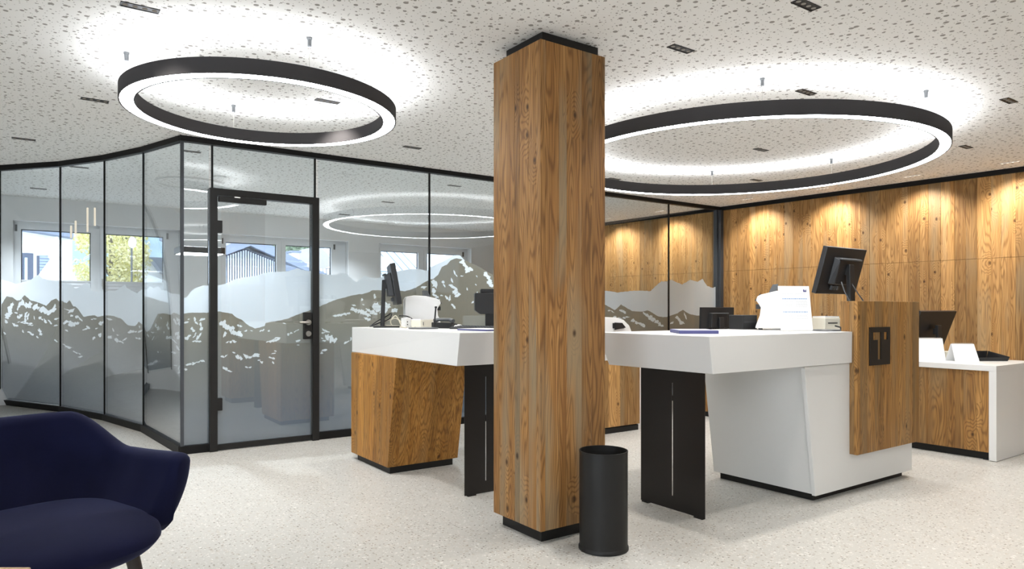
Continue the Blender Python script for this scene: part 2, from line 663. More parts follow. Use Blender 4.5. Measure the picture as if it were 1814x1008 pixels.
rng = random.Random(5)
b = 10.36
edges = [b]
while b > 1.2:
    b -= rng.choice((0.085, 0.10, 0.12, 0.13, 0.15, 0.17))
    edges.append(b)
run = 0.0
for i in range(len(edges) - 1):
    hi, lo = edges[i], edges[i + 1]
    run += hi - lo
    g = 0.0008
    if run > 0.85:
        g, run = 0.0025, 0.0
    pr = 0.016 + rng.uniform(0, 0.0015)
    sd = rng.random()
    for z0, z1 in ((0.07, 1.668), (1.671, 2.492)):
        quad = [(wall_a(hi) - pr, hi, z0), (wall_a(lo + g) - pr, lo + g, z0), (wall_a(lo + g) - pr, lo + g, z1), (wall_a(hi) - pr, hi, z1)]
        board('board', quad, (1, 0, 0), 0.0145, WOOD_WALL, wall_right, seed=sd)

# window wall
WIN = [('window_1', -0.10, 1.76, ((-0.02, 0.72), (0.885, 1.574)), 2.25, 2.155),
       ('window_2', 2.30, 4.18, ((2.38, 3.10), (3.235, 3.948)), 2.235, 2.132),
       ('window_3', 4.70, 6.45, ((4.788, 5.47), (5.642, 6.304)), 2.235, 2.125)]
SILL = 1.02
bm = NB()
xs = [A0 - .2]
for w in WIN:
    xs += [w[1], w[2]]
xs.append(7.7)
for i in range(0, len(xs), 2):
    box(bm, xs[i], xs[i + 1], B1, B1 + 0.28, 0, CEIL)
for w in WIN:
    box(bm, w[1], w[2], B1, B1 + 0.28, 0, SILL)
    box(bm, w[1], w[2], B1, B1 + 0.28, w[4], CEIL)
struct('wall_far', bm, PLASTER, 'white plastered office wall with three windows', 'wall')
bm = NB()
SH0, SH1, SZ0, SZ1 = -3.0, 2.4, .12, 2.36          # unseen street window, added to let in fill daylight
box(bm, A0 - .2, A0, B0, SH0, 0, CEIL)
box(bm, A0 - .2, A0, SH1, B1, 0, CEIL)
box(bm, A0 - .2, A0, SH0, SH1, 0, SZ0)
box(bm, A0 - .2, A0, SH0, SH1, SZ1, CEIL)
struct('wall_left', bm, PLASTER, 'plain white wall closing the hall on the left', 'wall')
bm = NB()
box(bm, A0 - .2, A1 + .3, B0 - .2, B0, 0, CEIL)
struct('wall_back', bm, PLASTER, 'plain white wall behind the viewpoint', 'wall')

root = thing('window_4', 'street window of the hall, outside the picture', 'window', (A0 - .1, (SH0 + SH1) / 2, SZ0), kind='structure')
for k in range(5):
    b_ = SH0 + (SH1 - SH0) * k / 4
    bm = NB()
    box(bm, A0 - .14, A0 - .08, max(SH0, b_ - .03), min(SH1, b_ + .03), SZ0, SZ1)
    mk('window_frame', bm, BLACK, root)
    if k < 4:
        bm = NB()
        box(bm, A0 - .115, A0 - .105, b_ + .03, b_ + (SH1 - SH0) / 4 - .03, SZ0, SZ1)
        mk('pane', bm, WGLASS, root)

WDESC = ['left of the three white office windows, yellow tree outside', 'middle white office window behind the glass door, slatted gable outside', 'right of the three white office windows, metal roof outside']
for (nm, a0, a1, panes, ztop, gtop), desc in zip(WIN, WDESC):
    root = thing(nm, desc, 'window', ((a0 + a1) / 2, B1 + 0.14, SILL), kind='structure')
    bm = NB()
    b0, b1 = B1 + 0.12, B1 + 0.20
    fz = ztop - 0.035
    for x0, x1 in ((a0, panes[0][0] - .055), (panes[1][1] + .055, a1), (0.5 * (panes[0][1] + panes[1][0]) - .02, 0.5 * (panes[0][1] + panes[1][0]) + .02)):
        box(bm, x0, x1, b0 + .01, b1, SILL, ztop)
    box(bm, a0, a1, b0 + .01, b1, gtop + .055, ztop)
    box(bm, a0, a1, b0 + .01, b1, SILL, SILL + .05)
    mk('window_frame', bm, PVC, root)
    bm = NB()
    box(bm, a0, a1, B1 - 0.03, b0, SILL - 0.03, SILL)
    mk('window_sill', bm, PVC, root)
    for k, (p0, p1) in enumerate(panes):
        sh = 0.062
        bm = NB()
        zb = SILL + .055
        box(bm, p0 - sh, p0, b0, b1 - .015, zb, gtop + sh)
        box(bm, p1, p1 + sh, b0, b1 - .015, zb, gtop + sh)
        box(bm, p0, p1, b0, b1 - .015, gtop, gtop + sh)
        box(bm, p0, p1, b0, b1 - .015, zb, zb + sh)
        sash = mk('sash', bm, PVC, root)
        bm = NB()
        box(bm, p0, p1, b0 + .03, b0 + .036, zb + sh, gtop)
        mk('pane', bm, WGLASS, sash)
        bm = NB()                       # black edge seal round the pane
        for x0, x1, z0, z1 in ((p0, p0 + .012, zb + sh, gtop), (p1 - .012, p1, zb + sh, gtop), (p0, p1, gtop - .012, gtop)):
            box(bm, x0, x1, b0 + .037, b0 + .045, z0, z1)
        mk('glazing_seal', bm, BPLASTIC, sash)
        bm = NB()
        hx = p0 - .05 if k == 0 else p1 + .045
        box(bm, hx - .012, hx + .012, b0 - .018, b0, gtop - .03, gtop + .05)
        mk('hinge', bm, GPLASTIC, sash)
        if k == 1:
            bm = NB()
            box(bm, p0 - .045, p0 - .02, b0 - .012, b0, 1.46, 1.56)
            tube(bm, [(p0 - .033, b0 - .01, 1.54), (p0 - .033, b0 - .05, 1.54), (p0 - .033, b0 - .055, 1.42)], 0.009)
            mk('handle', bm, STEEL, sash)
        # pleated shade drawn up from below
        bm = NB()
        zt = 1.515 if nm == 'window_1' else (1.50 if nm == 'window_2' else 1.44)
        n = int((zt - zb - sh) / 0.02)
        pts = []
        for i in range(n + 1):
            pts.append((p0 + .004, b0 + .012 + (0.010 if i % 2 else 0), zb + sh + (zt - zb - sh) * i / n))
        A = [bm.verts.new(p) for p in pts]
        Bv = [bm.verts.new((p1 - .004, p[1], p[2])) for p in pts]
        for i in range(n):
            bm.faces.new([A[i], Bv[i], Bv[i + 1], A[i + 1]])
        box(bm, p0 + .002, p1 - .002, b0 + .008, b0 + .026, zt, zt + .014)
        mk('pleated_blind', bm, BLIND, root)

# ------------------------------------------------------------------ glass partition with printed mountain film
GB = 6.03                                # plane of the straight glass wall
ZB, ZT = 0.065, 2.497
corner = (1.036, GB)


def fl(x, y):
    return onz(x, y, 0)


def ce(x, y):
    return onz(x, y, CEIL)


CURVE = [  # (base a,b) (head a,b) of each joint from the corner to the left
    (corner, corner),
    (fl(254, 764.5), ce(254, 261)),
    (fl(185, 744), ce(185, 275.5)),
    (fl(107, 729), ce(107, 286.5)),
    (fl(0, 715.5), ce(0, 293.5)),
]
(fa, fb), (ha, hb) = CURVE[-1]
CURVE.append(((fa - 0.36, fb + 0.02), (ha - 0.55, hb + 0.50)))

LIGHT_SKY = [(-60, 500), (0, 496), (12, 499), (26, 504), (40, 500), (52, 496), (65.5, 487), (73, 494), (89, 497), (105, 501), (123, 504), (131, 513), (151, 501), (156, 505), (159, 515), (171, 518), (184.5, 518), (190, 515), (200, 517), (219, 504), (222, 511), (236, 518), (239, 520), (249, 513), (253.5, 515), (257.5, 513), (262.5, 507), (268.5, 511), (277, 507), (283, 514), (291, 515), (299, 520), (321, 522), (325.4, 528.6), (333, 525.6), (339, 516), (347, 510), (359, 506), (368, 506), (382.5, 506), (394.5, 504), (406, 500), (418, 494), (440, 490), (456, 488), (467.6, 484), (480, 481.5), (507.5, 481), (519, 478), (528, 475), (535, 478), (550.5, 480), (562, 484.5), (580.6, 486), (598, 486.7), (603.6, 482.4), (615, 485), (626.5, 496), (632, 499.6), (640, 493.4), (646.6, 488), (657, 492), (668, 493), (683.6, 489), (690, 479.5), (697, 482), (724.6, 477), (730, 475.5), (746, 477), (755, 479.5), (760, 478), (764, 473), (779, 466), (792, 460), (805, 452), (816, 452), (840, 480), (880, 500), (940, 505), (1000, 512), (1072.5, 515), (1096, 518), (1124, 515), (1154, 515.5), (1163, 506.7), (1174, 498), (1182, 499), (1190.5, 495.5), (1202, 501), (1210, 504), (1224, 495.5), (1238, 499), (1246, 494), (1254.5, 506.7), (1264, 510), (1268, 508), (1282, 516), (1300, 520)]
DARK_SKY = [(-60, 545), (0, 540.5), (9, 525.6), (20, 527.6), (28, 533.6), (33, 532.6), (41, 523.6), (51.6, 532.6), (67.5, 537.5), (79, 542.5), (89, 532.6), (97, 529.6), (103, 535.5), (107, 533.6), (115, 537.5), (120.6, 532), (127, 543.5), (131, 543.5), (137, 549.4), (145, 562), (155, 560), (165, 559), (170, 562), (184.5, 559), (198, 560), (212, 565), (224, 577), (237, 578), (243, 570), (252.6, 579), (256.5, 589), (263.5, 583), (276, 556), (287, 555), (299, 558), (304, 554), (321, 560), (325.4, 556), (335, 554), (368.6, 554), (388.5, 551.4), (412, 556), (420, 563), (428, 566), (442, 577), (452.7, 582), (469.6, 578), (471.6, 572), (509, 565), (534, 555), (562, 545.5), (590.6, 532.6), (624, 523.6), (648, 519.7), (662, 514), (687.6, 514), (719, 516), (739, 509), (761, 495.5), (769, 493.5), (777, 487.5), (784, 472.7), (793, 468.7), (799, 461.7), (808.7, 457.4), (818.6, 458.8), (830.5, 463.7), (848, 471.7), (862, 479.6), (875, 487.5), (920, 512), (980, 545), (1030, 540), (1072.5, 539.4), (1090.5, 549.7), (1101.6, 539.4), (1121, 551), (1138, 552.5), (1150, 549.7), (1168, 561), (1182, 562), (1201.6, 555), (1211, 549), (1224, 556.7), (1254, 562), (1282, 568), (1300, 570)]
SNOW = [(42, 539, 24, 11, 5), (72, 549, 34, 9, 25), (88, 552, 14, 6, -30), (94, 545, 12, 4, -70), (13, 552, 20, 6, -70), (18, 545, 16, 4, -80), (13, 558, 14, 8, -40), (6, 569, 14, 7, 25), (32, 561, 10, 6, -30), (43, 562, 16, 4, -85), (47, 562, 12, 3, -80), (25, 577, 12, 4, 30), (34, 571, 12, 2, 0), (46, 574, 20, 3, 5), (52, 577, 10, 2, 5), (70, 565, 9, 4, 50), (78, 569, 6, 3, 60), (86, 571, 7, 3, 70), (58, 564, 6, 2, 80), (97, 566, 8, 3, -20), (100, 576, 14, 3, -15), (104, 546, 5, 2, 80), (38, 588, 4, 2, 40), (52, 591, 12, 4, 25), (69, 590, 12, 4, 65), (64, 599, 5, 3, 50), (6, 592, 5, 2, 60), (97, 605, 6, 2, 30), (30, 546, 10, 3, -60), (26, 555, 5, 3, 0),
        (117, 550, 8, 2, 25), (124, 551, 8, 4, -50), (137, 564, 14, 4, 35), (118, 571, 14, 4, -10), (129, 575, 18, 8, -15), (124, 560, 5, 4, 0), (115, 586, 4, 3, 0), (111, 611, 5, 2, 10), (119, 616, 8, 3, 15), (128, 623, 4, 2, 20), (132, 625, 6, 3, 20), (138, 627, 5, 2, 10), (140, 633, 6, 3, 5), (149, 584, 7, 3, -30), (154, 580, 7, 3, 40), (163, 566, 9, 2, -5), (168, 583, 4, 3, 0), (164, 599, 8, 5, -30), (178, 596, 11, 10, 15), (178, 573, 10, 5, -20),
        (191, 566, 8, 3, 0), (190, 574, 8, 5, 20), (190, 599, 8, 8, 30), (198, 585, 8, 2, 60), (205, 594, 4, 2, 40), (204, 604, 6, 4, 60), (212, 606, 10, 3, 20), (218, 602, 6, 4, -50), (230, 587, 10, 5, 0), (238, 588, 4, 3, 0), (244, 579, 5, 2, 60), (246, 587, 8, 3, 0), (242, 600, 10, 3, 20),
        (259, 594, 6, 3, 30), (267, 589, 5, 2, 0), (268, 599, 7, 2, -50), (275, 579, 12, 5, 60), (294, 578, 12, 3, 80), (296, 599, 10, 5, -10), (307, 570, 12, 4, 80), (314, 571, 14, 6, 60), (311, 594, 14, 7, 80), (305, 604, 8, 2, 60), (312, 618, 8, 3, 60), (304, 625, 6, 3, 30), (282, 564, 4, 2, 50), (264, 645, 7, 4, -40), (272, 642, 9, 5, -25), (277, 624, 4, 2, 80), (307, 648, 4, 2, 0), (314, 655, 12, 2, 85), (316, 661, 9, 3, 0), (287, 589, 4, 2, 60), (317, 607, 5, 2, -70),
        (331, 571, 7, 3, -10), (335, 566, 3, 2, 0), (347, 569, 12, 4, 60), (359, 566, 8, 4, 0), (342, 584, 9, 5, 60), (357, 578, 14, 5, 80), (333, 597, 12, 5, -40), (346, 594, 10, 2, -60), (353, 596, 14, 4, -45), (349, 605, 16, 3, 0), (330, 616, 6, 3, 0), (338, 645, 16, 3, -15), (348, 643, 14, 3, -15), (359, 640, 7, 3, -10), (330, 655, 5, 3, 0),
        (402, 577, 24, 12, 30), (415, 585, 14, 7, 60), (425, 577, 9, 3, 20), (420, 592, 18, 6, 20), (399, 593, 8, 6, -60), (387, 591, 8, 4, -60), (410, 606, 17, 3, -5), (436, 586, 4, 2, 0), (395, 632, 20, 3, -15), (424, 633, 10, 8, 30), (415, 625, 4, 2, 0), (436, 632, 8, 4, 30), (400, 654, 8, 4, 10), (408, 658, 6, 3, 0), (423, 591, 10, 6, -40), (447, 586, 5, 2, 20), (465, 585, 9, 3, -25), (477, 586, 3, 2, 0), (505, 573, 4, 2, 0), (484, 602, 24, 2, -22), (486, 604, 18, 4, -20), (514, 591, 9, 4, -10), (526, 586, 9, 2, -25), (529, 604, 8, 4, -20), (529, 611, 4, 2, 0), (440, 632, 10, 5, 20), (451, 631, 18, 5, -20), (459, 638, 4, 2, 0), (465, 642, 5, 4, 0), (482, 634, 10, 4, 10), (485, 626, 6, 2, 0), (489, 622, 4, 2, 0), (485, 643, 4, 3, 60), (441, 651, 10, 3, 0),
        (567, 582, 7, 3, 10), (577, 586, 14, 3, 25), (569, 599, 10, 2, 15), (588, 600, 18, 10, 20), (575, 603, 8, 5, -10), (568, 626, 9, 5, -10), (575, 620, 8, 4, -20), (573, 590, 6, 2, 10), (606, 557, 30, 5, -10), (640, 552, 36, 7, 20), (614, 607, 8, 3, -40), (623, 600, 6, 3, 80), (642, 530, 4, 3, 0), (628, 541, 6, 2, 0), (645, 540, 3, 2, 0), (660, 553, 20, 6, 25), (652, 565, 10, 4, 20), (676, 546, 26, 14, 30), (665, 527, 8, 6, 60), (686, 540, 14, 9, 20), (700, 550, 10, 6, 0),
        (768, 515, 10, 12, 20), (770, 503, 12, 8, 50), (775, 528, 16, 6, 50), (752, 508, 8, 6, 0), (755, 513, 7, 8, 0), (774, 504, 8, 5, 60), (787, 503, 12, 5, 70), (808, 485, 10, 2, 60), (802, 497, 8, 4, 70), (804, 509, 16, 5, 35), (809, 520, 16, 8, 60), (793, 527, 8, 4, 80), (798, 528, 6, 3, 80), (804, 542, 10, 4, 50), (783, 523, 5, 3, 0), (824, 470, 20, 6, 55), (832, 478, 12, 6, -30), (819, 489, 4, 2, 0), (866, 492, 20, 6, 55), (870, 503, 14, 7, 50), (846, 489, 4, 2, 50), (844, 504, 4, 2, 30), (829, 512, 3, 2, 60), (846, 520, 5, 2, -60), (840, 535, 7, 3, -50), (850, 530, 4, 2, 0), (774, 560, 14, 8, 60), (771, 550, 8, 8, 50),
        (1105, 552, 12, 5, 40), (1095, 563, 14, 4, 15), (1110, 562, 12, 3, -10), (1132, 572, 24, 5, 25), (1150, 561, 22, 4, 40), (1162, 568, 26, 6, 35), (1172, 577, 12, 4, 10), (1205, 568, 18, 5, 55), (1216, 560, 8, 3, 50), (1192, 572, 6, 3, -50), (1084, 551, 12, 2, 20), (1212, 572, 6, 3, 20)]


def interp(tab, x):
    for (x0, y0), (x1, y1) in zip(tab, tab[1:]):
        if x0 <= x <= x1:
            return y0 + (y1 - y0) * (x - x0) / (x1 - x0)
    return tab[-1][1] if x > tab[-1][0] else tab[0][1]


class Pane:
    """a ruled glass sheet: corners in the building frame (a, b, z), left/right as seen from the hall"""

    def __init__(s, bl, br, tr, tl):
        s.c = [Vector(p) for p in (bl, br, tr, tl)]
        e1 = s.c[1] - s.c[0]
        e2 = s.c[3] - s.c[0]
        s.n = e2.cross(e1).normalized()          # away from the hall
        if s.n.y < 0 and abs(s.n.y) > abs(s.n.x):
            s.n = -s.n
        if s.n.x < 0 and abs(s.n.x) >= abs(s.n.y):
            s.n = -s.n

    def P(s, u, v, off=0.0):
        bl, br, tr, tl = s.c
        return (bl * (1 - u) + br * u) * (1 - v) + (tl * (1 - u) + tr * u) * v + s.n * off

    def px(s, u, v):
        p = s.P(u, v)
        return proj(W(*p))

    def inv(s, x, y):
        u, v = 0.5, 0.5
        for _ in range(14):
            X, Y = s.px(u, v)
            e = 1e-4
            X1, Y1 = s.px(u + e, v)
            X2, Y2 = s.px(u, v + e)
            j11, j21, j12, j22 = (X1 - X) / e, (Y1 - Y) / e, (X2 - X) / e, (Y2 - Y) / e
            det = j11 * j22 - j12 * j21
            dx, dy = x - X, y - Y
            u += max(-.6, min(.6, (j22 * dx - j12 * dy) / det))
            v += max(-.6, min(.6, (j11 * dy - j21 * dx) / det))
        return u, v

    def sheet(s, off0, off1, nu=26, nv=26):
        bm = NB()
        g = []
        for off in (off0, off1):
            g.append([[bm.verts.new(s.P(i / nu, j / nv, off)) for j in range(nv + 1)] for i in range(nu + 1)])
        for k in range(2):
            for i in range(nu):
                for j in range(nv):
                    bm.faces.new([g[k][i][j], g[k][i + 1][j], g[k][i + 1][j + 1], g[k][i][j + 1]])
        per = [(i, 0) for i in range(nu)] + [(nu, j) for j in range(nv)] + [(i, nv) for i in range(nu, 0, -1)] + [(0, j) for j in range(nv, 0, -1)]
        for (i, j), (k, l) in zip(per, per[1:] + per[:1]):
            bm.faces.new([g[0][i][j], g[0][k][l], g[1][k][l], g[1][i][j]])
        return bm

    def films(s, parent, vmin=0.0, n=44):
        x0 = s.px(0, .4)[0]
        x1 = s.px(1, .4)[0]
        us = sorted(set([0.0, 1.0] + [i / n for i in range(n + 1)] + [max(0, min(1, s.inv(x, y)[0])) for x, y in LIGHT_SKY + DARK_SKY if x0 < x < x1]))
        r = random.Random(int(x0) + 77)
        cols = []
        for u in us:
            x = s.px(u, .4)[0]
            jit = r.uniform(-0.5, 0.5)
            yd = interp(DARK_SKY, x) + jit
            yl = min(interp(LIGHT_SKY, x) + jit, yd)
            vd = max(vmin, min(1, s.inv(x, yd)[1]))
            vl = max(vd, min(1, s.inv(x, yl)[1]))
            cols.append((u, vd, vl))
        bm = NB()
        prev = None
        m = 9
        for u, vd, vl in cols:
            row = [bm.verts.new(s.P(u, vd + (vl - vd) * j / m, 0.0145)) for j in range(m + 1)]
            if prev:
                for j in range(m):
                    bm.faces.new([prev[j], row[j], row[j + 1], prev[j + 1]])
            prev = row
        tag(mk('frosted_film', bm, FILM_L, parent, fix=False), 'frosted white sky of the mountain print')
        # the mountains and the snow patches left open in them: one flat layer, cut along the patches' outlines
        KU, KV = 1.3, 2.4
        verts, faces = [], []
        ring = [(k / 30, vmin) for k in range(31)] + [(u, vd) for u, vd, vl in cols[::-1]]
        verts += [(u * KU, v * KV) for u, v in ring]
        faces.append(list(range(len(ring))))
        for (cx, cy, ln, wd, an) in SNOW:
            if not (x0 + 1 < cx < x1 - 1):
                continue
            k = max(1, int(round(ln / 6)))          # a patch breaks up into a few ragged scraps
            for q in range(k):
                t = (q + 0.5) / k - 0.5
                ca, sa = math.cos(math.radians(an)), math.sin(math.radians(an))
                ox = cx + t * ln * ca + r.uniform(-.12, .12) * wd
                oy = cy + t * ln * sa + r.uniform(-.18, .18) * wd
                L_ = ln / k * r.uniform(0.55, 0.9)
                W_ = wd * r.uniform(0.4, 0.75)
                n_ = 12
                aa = an + r.uniform(-25, 25)
                ca, sa = math.cos(math.radians(aa)), math.sin(math.radians(aa))
                vs = []
                for i in range(n_):
                    th = 2 * PI * i / n_
                    rr = r.uniform(0.5, 1.25)
                    ex, ey = L_ * rr * math.cos(th), W_ * rr * math.sin(th)
                    u, v = s.inv(ox + ex * ca - ey * sa, oy + ex * sa + ey * ca)
                    if not (0.004 < u < .996 and vmin < v < 1):
                        vs = None
                        break
                    vs.append((u * KU, v * KV))
                if vs:
                    if sum(vs[i - 1][0] * vs[i][1] - vs[i][0] * vs[i - 1][1] for i in range(n_)) < 0:
                        vs.reverse()
                    faces.append(list(range(len(verts), len(verts) + n_)))
                    verts += vs
        for iu in range(1, 20):
            for iv in range(1, 24):
                verts.append((iu / 20 * KU, vmin * KV + iv / 24 * (.62 - vmin) * KV))
        cv, ce_, cf, ov, oe, of = delaunay_2d_cdt([Vector(v) for v in verts], [], faces, 1, 1e-6, True)
        for nm, mat, want in (('mountain_film', FILM_D, False), ('snow_print', FILM_S, True)):
            bm = NB()
            used = {}
            cnt = 0
            for f_, src in zip(cf, of):
                if 0 not in src or (len(src) > 1) != want:
                    continue
                vs = []
                for q in f_:
                    if q not in used:
                        used[q] = bm.verts.new(s.P(cv[q].x / KU, cv[q].y / KV, 0.0145))
                    vs.append(used[q])
                bm.faces.new(vs)
                cnt += 1
            if cnt:
                o_ = mk(nm, bm, mat, parent, fix=False)
                if want:
                    tag(o_, 'scattered white snow patches of the print', kind='stuff')
                else:
                    tag(o_, 'brown-grey mountains of the print')
            else:
                bm.free()


# straight partition
wall_front = thing('wall_office', 'straight black-framed glass wall with a printed mountain range', 'glass wall', (4.3, GB, 0), kind='structure')
JOINTS = [2.14, 3.265, 4.41, 5.55, 6.694, 7.64]
DA0, DA1, DZ = 1.236, 2.14, 2.143        # door frame outline


def add_pane(a0, a1, z0, z1, film=True):
    p = Pane((a0, GB, z0), (a1, GB, z0), (a1, GB, z1), (a0, GB, z1))
    o = mk('glass_pane', p.sheet(0, .011, 1, 1), GLASS, wall_front)
    if film:
        p.films(o)
    return o


add_pane(corner[0] + .012, DA0, ZB, ZT)
for a0, a1 in zip(JOINTS, JOINTS[1:]):
    add_pane(a0 + .006, a1 - .006, ZB, ZT)
add_pane(1.262 + .006, 2.117 - .006, DZ, ZT, film=False)
for a, z0 in [(1.262, DZ), (2.117, DZ)] + [(j, ZB) for j in JOINTS[1:-1]]:
    bm = NB()
    box(bm, a - .007, a + .007, GB - .004, GB + .014, z0, ZT)
    mk('joint_strip', bm, BLACKM, wall_front)
bm = NB()
box(bm, corner[0] - .012, corner[0] + .012, GB - .012, GB + .014, ZB, ZT)
mk('corner_strip', bm, POST, wall_front)
# curved partition
wall_curve = thing('wall_curved', 'curved run of glass panes with printed peaks behind the armchair', 'glass wall', (0.6, 8.0, 0), kind='structure')
for (bR, tR), (bL, tL) in zip(CURVE, CURVE[1:]):
    def mix(p, q, t):
        return (p[0] + (q[0] - p[0]) * t, p[1] + (q[1] - p[1]) * t)
    def pt(bb, tt, z):
        c = mix(bb, tt, z / CEIL)
        return (c[0], c[1], z)
    p = Pane(pt(bL, tL, ZB), pt(bR, tR, ZB), pt(bR, tR, ZT), pt(bL, tL, ZT))
    o = mk('glass_pane', p.sheet(0, .011), GLASS, wall_curve, smooth=True)
    p.films(o)
    bm = NB()
    tube(bm, [Vector(pt(bL, tL, ZB)), Vector(pt(bL, tL, ZT))], 0.009, 6)
    mk('joint_strip', bm, BLACKM, wall_curve)
    # base and head profile of the facet
    for zz, h, nm in ((0, ZB, 'base_profile'), (ZT, CEIL - ZT, 'head_profile')):
        L0, R0 = Vector(pt(bL, tL, zz)), Vector(pt(bR, tR, zz))
        L1, R1 = Vector(pt(bL, tL, zz + h)), Vector(pt(bR, tR, zz + h))
        d = (R0 - L0)
        nn = Vector((d.y, -d.x, 0)).normalized() * 0.025
        bm = NB()
        hexa(bm, [L0 + nn, R0 + nn, R0 - nn, L0 - nn, L1 + nn, R1 + nn, R1 - nn, L1 - nn])
        mk(nm, bm, BLACKM, wall_curve)
for n_, (a0, a1, b0, b1, z0, z1, lb) in enumerate([
        (corner[0] - .02, DA0, GB - .022, GB + .03, 0, ZB, 'short black base profile beside the glass door'),
        (DA1, 7.70, GB - .022, GB + .03, 0, ZB, 'long black base profile under the straight glass wall'),
        (corner[0] - .02, 7.70, GB - .03, GB + .03, ZT, CEIL, 'black ceiling profile along the straight glass wall')]):
    bm = NB()
    box(bm, a0, a1, b0, b1, z0, z1)
    struct('trim_%d' % (n_ + 1), bm, BLACKM, lb, 'trim')
bm = NB()
hexa(bm, [(wall_a(1.5) - .045, 1.5, 2.492), (wall_a(1.5), 1.5, 2.492), (wall_a(GB - .04), GB - .04, 2.492), (wall_a(GB - .04) - .045, GB - .04, 2.492),
          (wall_a(1.5) - .045, 1.5, CEIL), (wall_a(1.5), 1.5, CEIL), (wall_a(GB - .04), GB - .04, CEIL), (wall_a(GB - .04) - .045, GB - .04, CEIL)])
struct('trim_4', bm, BLACKM, 'black ceiling profile along the wood-clad wall in the hall', 'trim')
bm = NB()
hexa(bm, [(wall_a(GB + .04) - .045, GB + .04, 2.492), (wall_a(GB + .04), GB + .04, 2.492), (wall_a(9.5), 9.5, 2.492), (wall_a(9.5) - .045, 9.5, 2.492),
          (wall_a(GB + .04) - .045, GB + .04, CEIL), (wall_a(GB + .04), GB + .04, CEIL), (wall_a(9.5), 9.5, CEIL), (wall_a(9.5) - .045, 9.5, CEIL)])
struct('trim_5', bm, BLACKM, 'black ceiling profile on the wood wall behind the glass', 'trim')
bm = NB()
box(bm, 7.645, 7.70, GB - .06, GB + .05, ZB, ZT)
box(bm, 7.625, 7.645, GB - .01, GB + .05, ZB, ZT)
struct('trim_6', bm, POST, 'dark grey steel post where glass wall meets wood wall', 'post')

# door
door = thing('door_1', 'black-framed glass door with printed mountains and steel lever', 'door', ((DA0 + DA1) / 2, GB, 0), kind='structure')
fw = 0.058
bm = NB()
box(bm, DA0, DA0 + fw, GB - .045, GB + .045, 0, DZ)
box(bm, DA1 - fw, DA1, GB - .045, GB + .045, 0, DZ)
box(bm, DA0 + fw, DA1 - fw, GB - .045, GB + .045, DZ - fw, DZ)
mk('door_frame', bm, BLACK, door)
LA0, LA1 = DA0 + fw + .004, DA1 - fw - .004
p = Pane((LA0, GB - .012, .05), (LA1, GB - .012, .05), (LA1, GB - .012, DZ - fw - .006), (LA0, GB - .012, DZ - fw - .006))
leaf = mk('door_leaf', p.sheet(0, .011, 1, 1), GLASS, door)
p.films(leaf)
bm = NB()
box(bm, LA0, LA1, GB - .025, GB + .025, 0.006, .05)
mk('bottom_rail', bm, BLACK, leaf)
for y in (402, 716):
    z = onb(387, y, GB)[1]
    bm = NB()
    box(bm, DA0 + fw - .005, DA0 + fw + .04, GB - .03, GB + .02, z - .05, z + .05)
    mk('hinge', bm, BLACK, leaf)
lz = onb(543, 577, GB)[1]
bm = NB()
box(bm, LA1 - .068, LA1 - .002, GB - .035, GB + .02, lz - .117, lz + .117)
mk('lock_case', bm, BLACK, leaf)
hz = onb(543, 571, GB)[1]
hb_ = NB()
cyl(hb_, (0, 0, 0), .024, .024, 0, .010, 24)
bmesh.ops.rotate(hb_, verts=hb_.verts, cent=(0, 0, 0), matrix=Matrix.Rotation(PI / 2, 3, 'X'))
bmesh.ops.translate(hb_, verts=hb_.verts, vec=(LA1 - .033, GB - .035, hz))
tube(hb_, [(LA1 - .033, GB - .04, hz), (LA1 - .033, GB - .075, hz), (LA1 - .045, GB - .085, hz), (LA1 - .125, GB - .085, hz)], .010, 12)
mk('handle', hb_, STEEL, leaf, smooth=True)
bm = NB()
cyl(bm, (0, 0, 0), .024, .024, 0, .010, 24)
bmesh.ops.rotate(bm, verts=bm.verts, cent=(0, 0, 0), matrix=Matrix.Rotation(PI / 2, 3, 'X'))
bmesh.ops.translate(bm, verts=bm.verts, vec=(LA1 - .033, GB - .035, onb(543, 591, GB)[1]))
mk('cylinder_rosette', bm, STEEL, leaf, smooth=True)
c0, c1 = onb(383, 350, GB), onb(455, 362, GB)
bm = NB()
box(bm, LA0, LA0 + .38, GB - .075, GB - .03, DZ - fw - .052, DZ - fw - .006)
bev(bm, .006, 2)
mk('door_closer', bm, BLACK, leaf)
bm = NB()
box(bm, LA0 + .12, LA0 + .165, GB - .076, GB - .045, DZ - fw - .012, DZ - fw - .004)
mk('closer_arm', bm, STEEL, leaf)

# ------------------------------------------------------------------ wooden column
C0, C1, D0, D1 = 2.067, 2.496, 2.687, 3.10
col = thing('wood_column', 'square column clad in brown old-wood boards between the counters', 'column', ((C0 + C1) / 2, (D0 + D1) / 2, 0))
bm = NB()
box(bm, C0 + .036, C1 - .036, D0 + .038, D1 - .036, 0, .064)
mk('plinth', bm, BLACK, col)
bm = NB()
box(bm, C0 + .05, C1 - .05, D0 + .05, D1 - .05, .064, 2.478)
mk('core', bm, BLACK, col)
bm = NB()
box(bm, C0 + .05, C1 - .006, D0 + .05, D1 - .05, 2.478, CEIL)
mk('cap', bm, BLACK, col)
z0, z1 = .064, 2.478
eb = [2.687, 2.722, 2.785, 2.862, 2.905, 3.045, 3.10]
for p, q in zip(eb, eb[1:]):
    r_ = rng.uniform(0, .0015)
    board('board', [(C0 + r_, q, z0), (C0 + r_, p, z0), (C0 + r_, p, z1), (C0 + r_, q, z1)], (1, 0, 0), .03, WOOD_COL, col)
ea = [C0 + .0, 2.185, 2.235, 2.335, 2.405, C1]
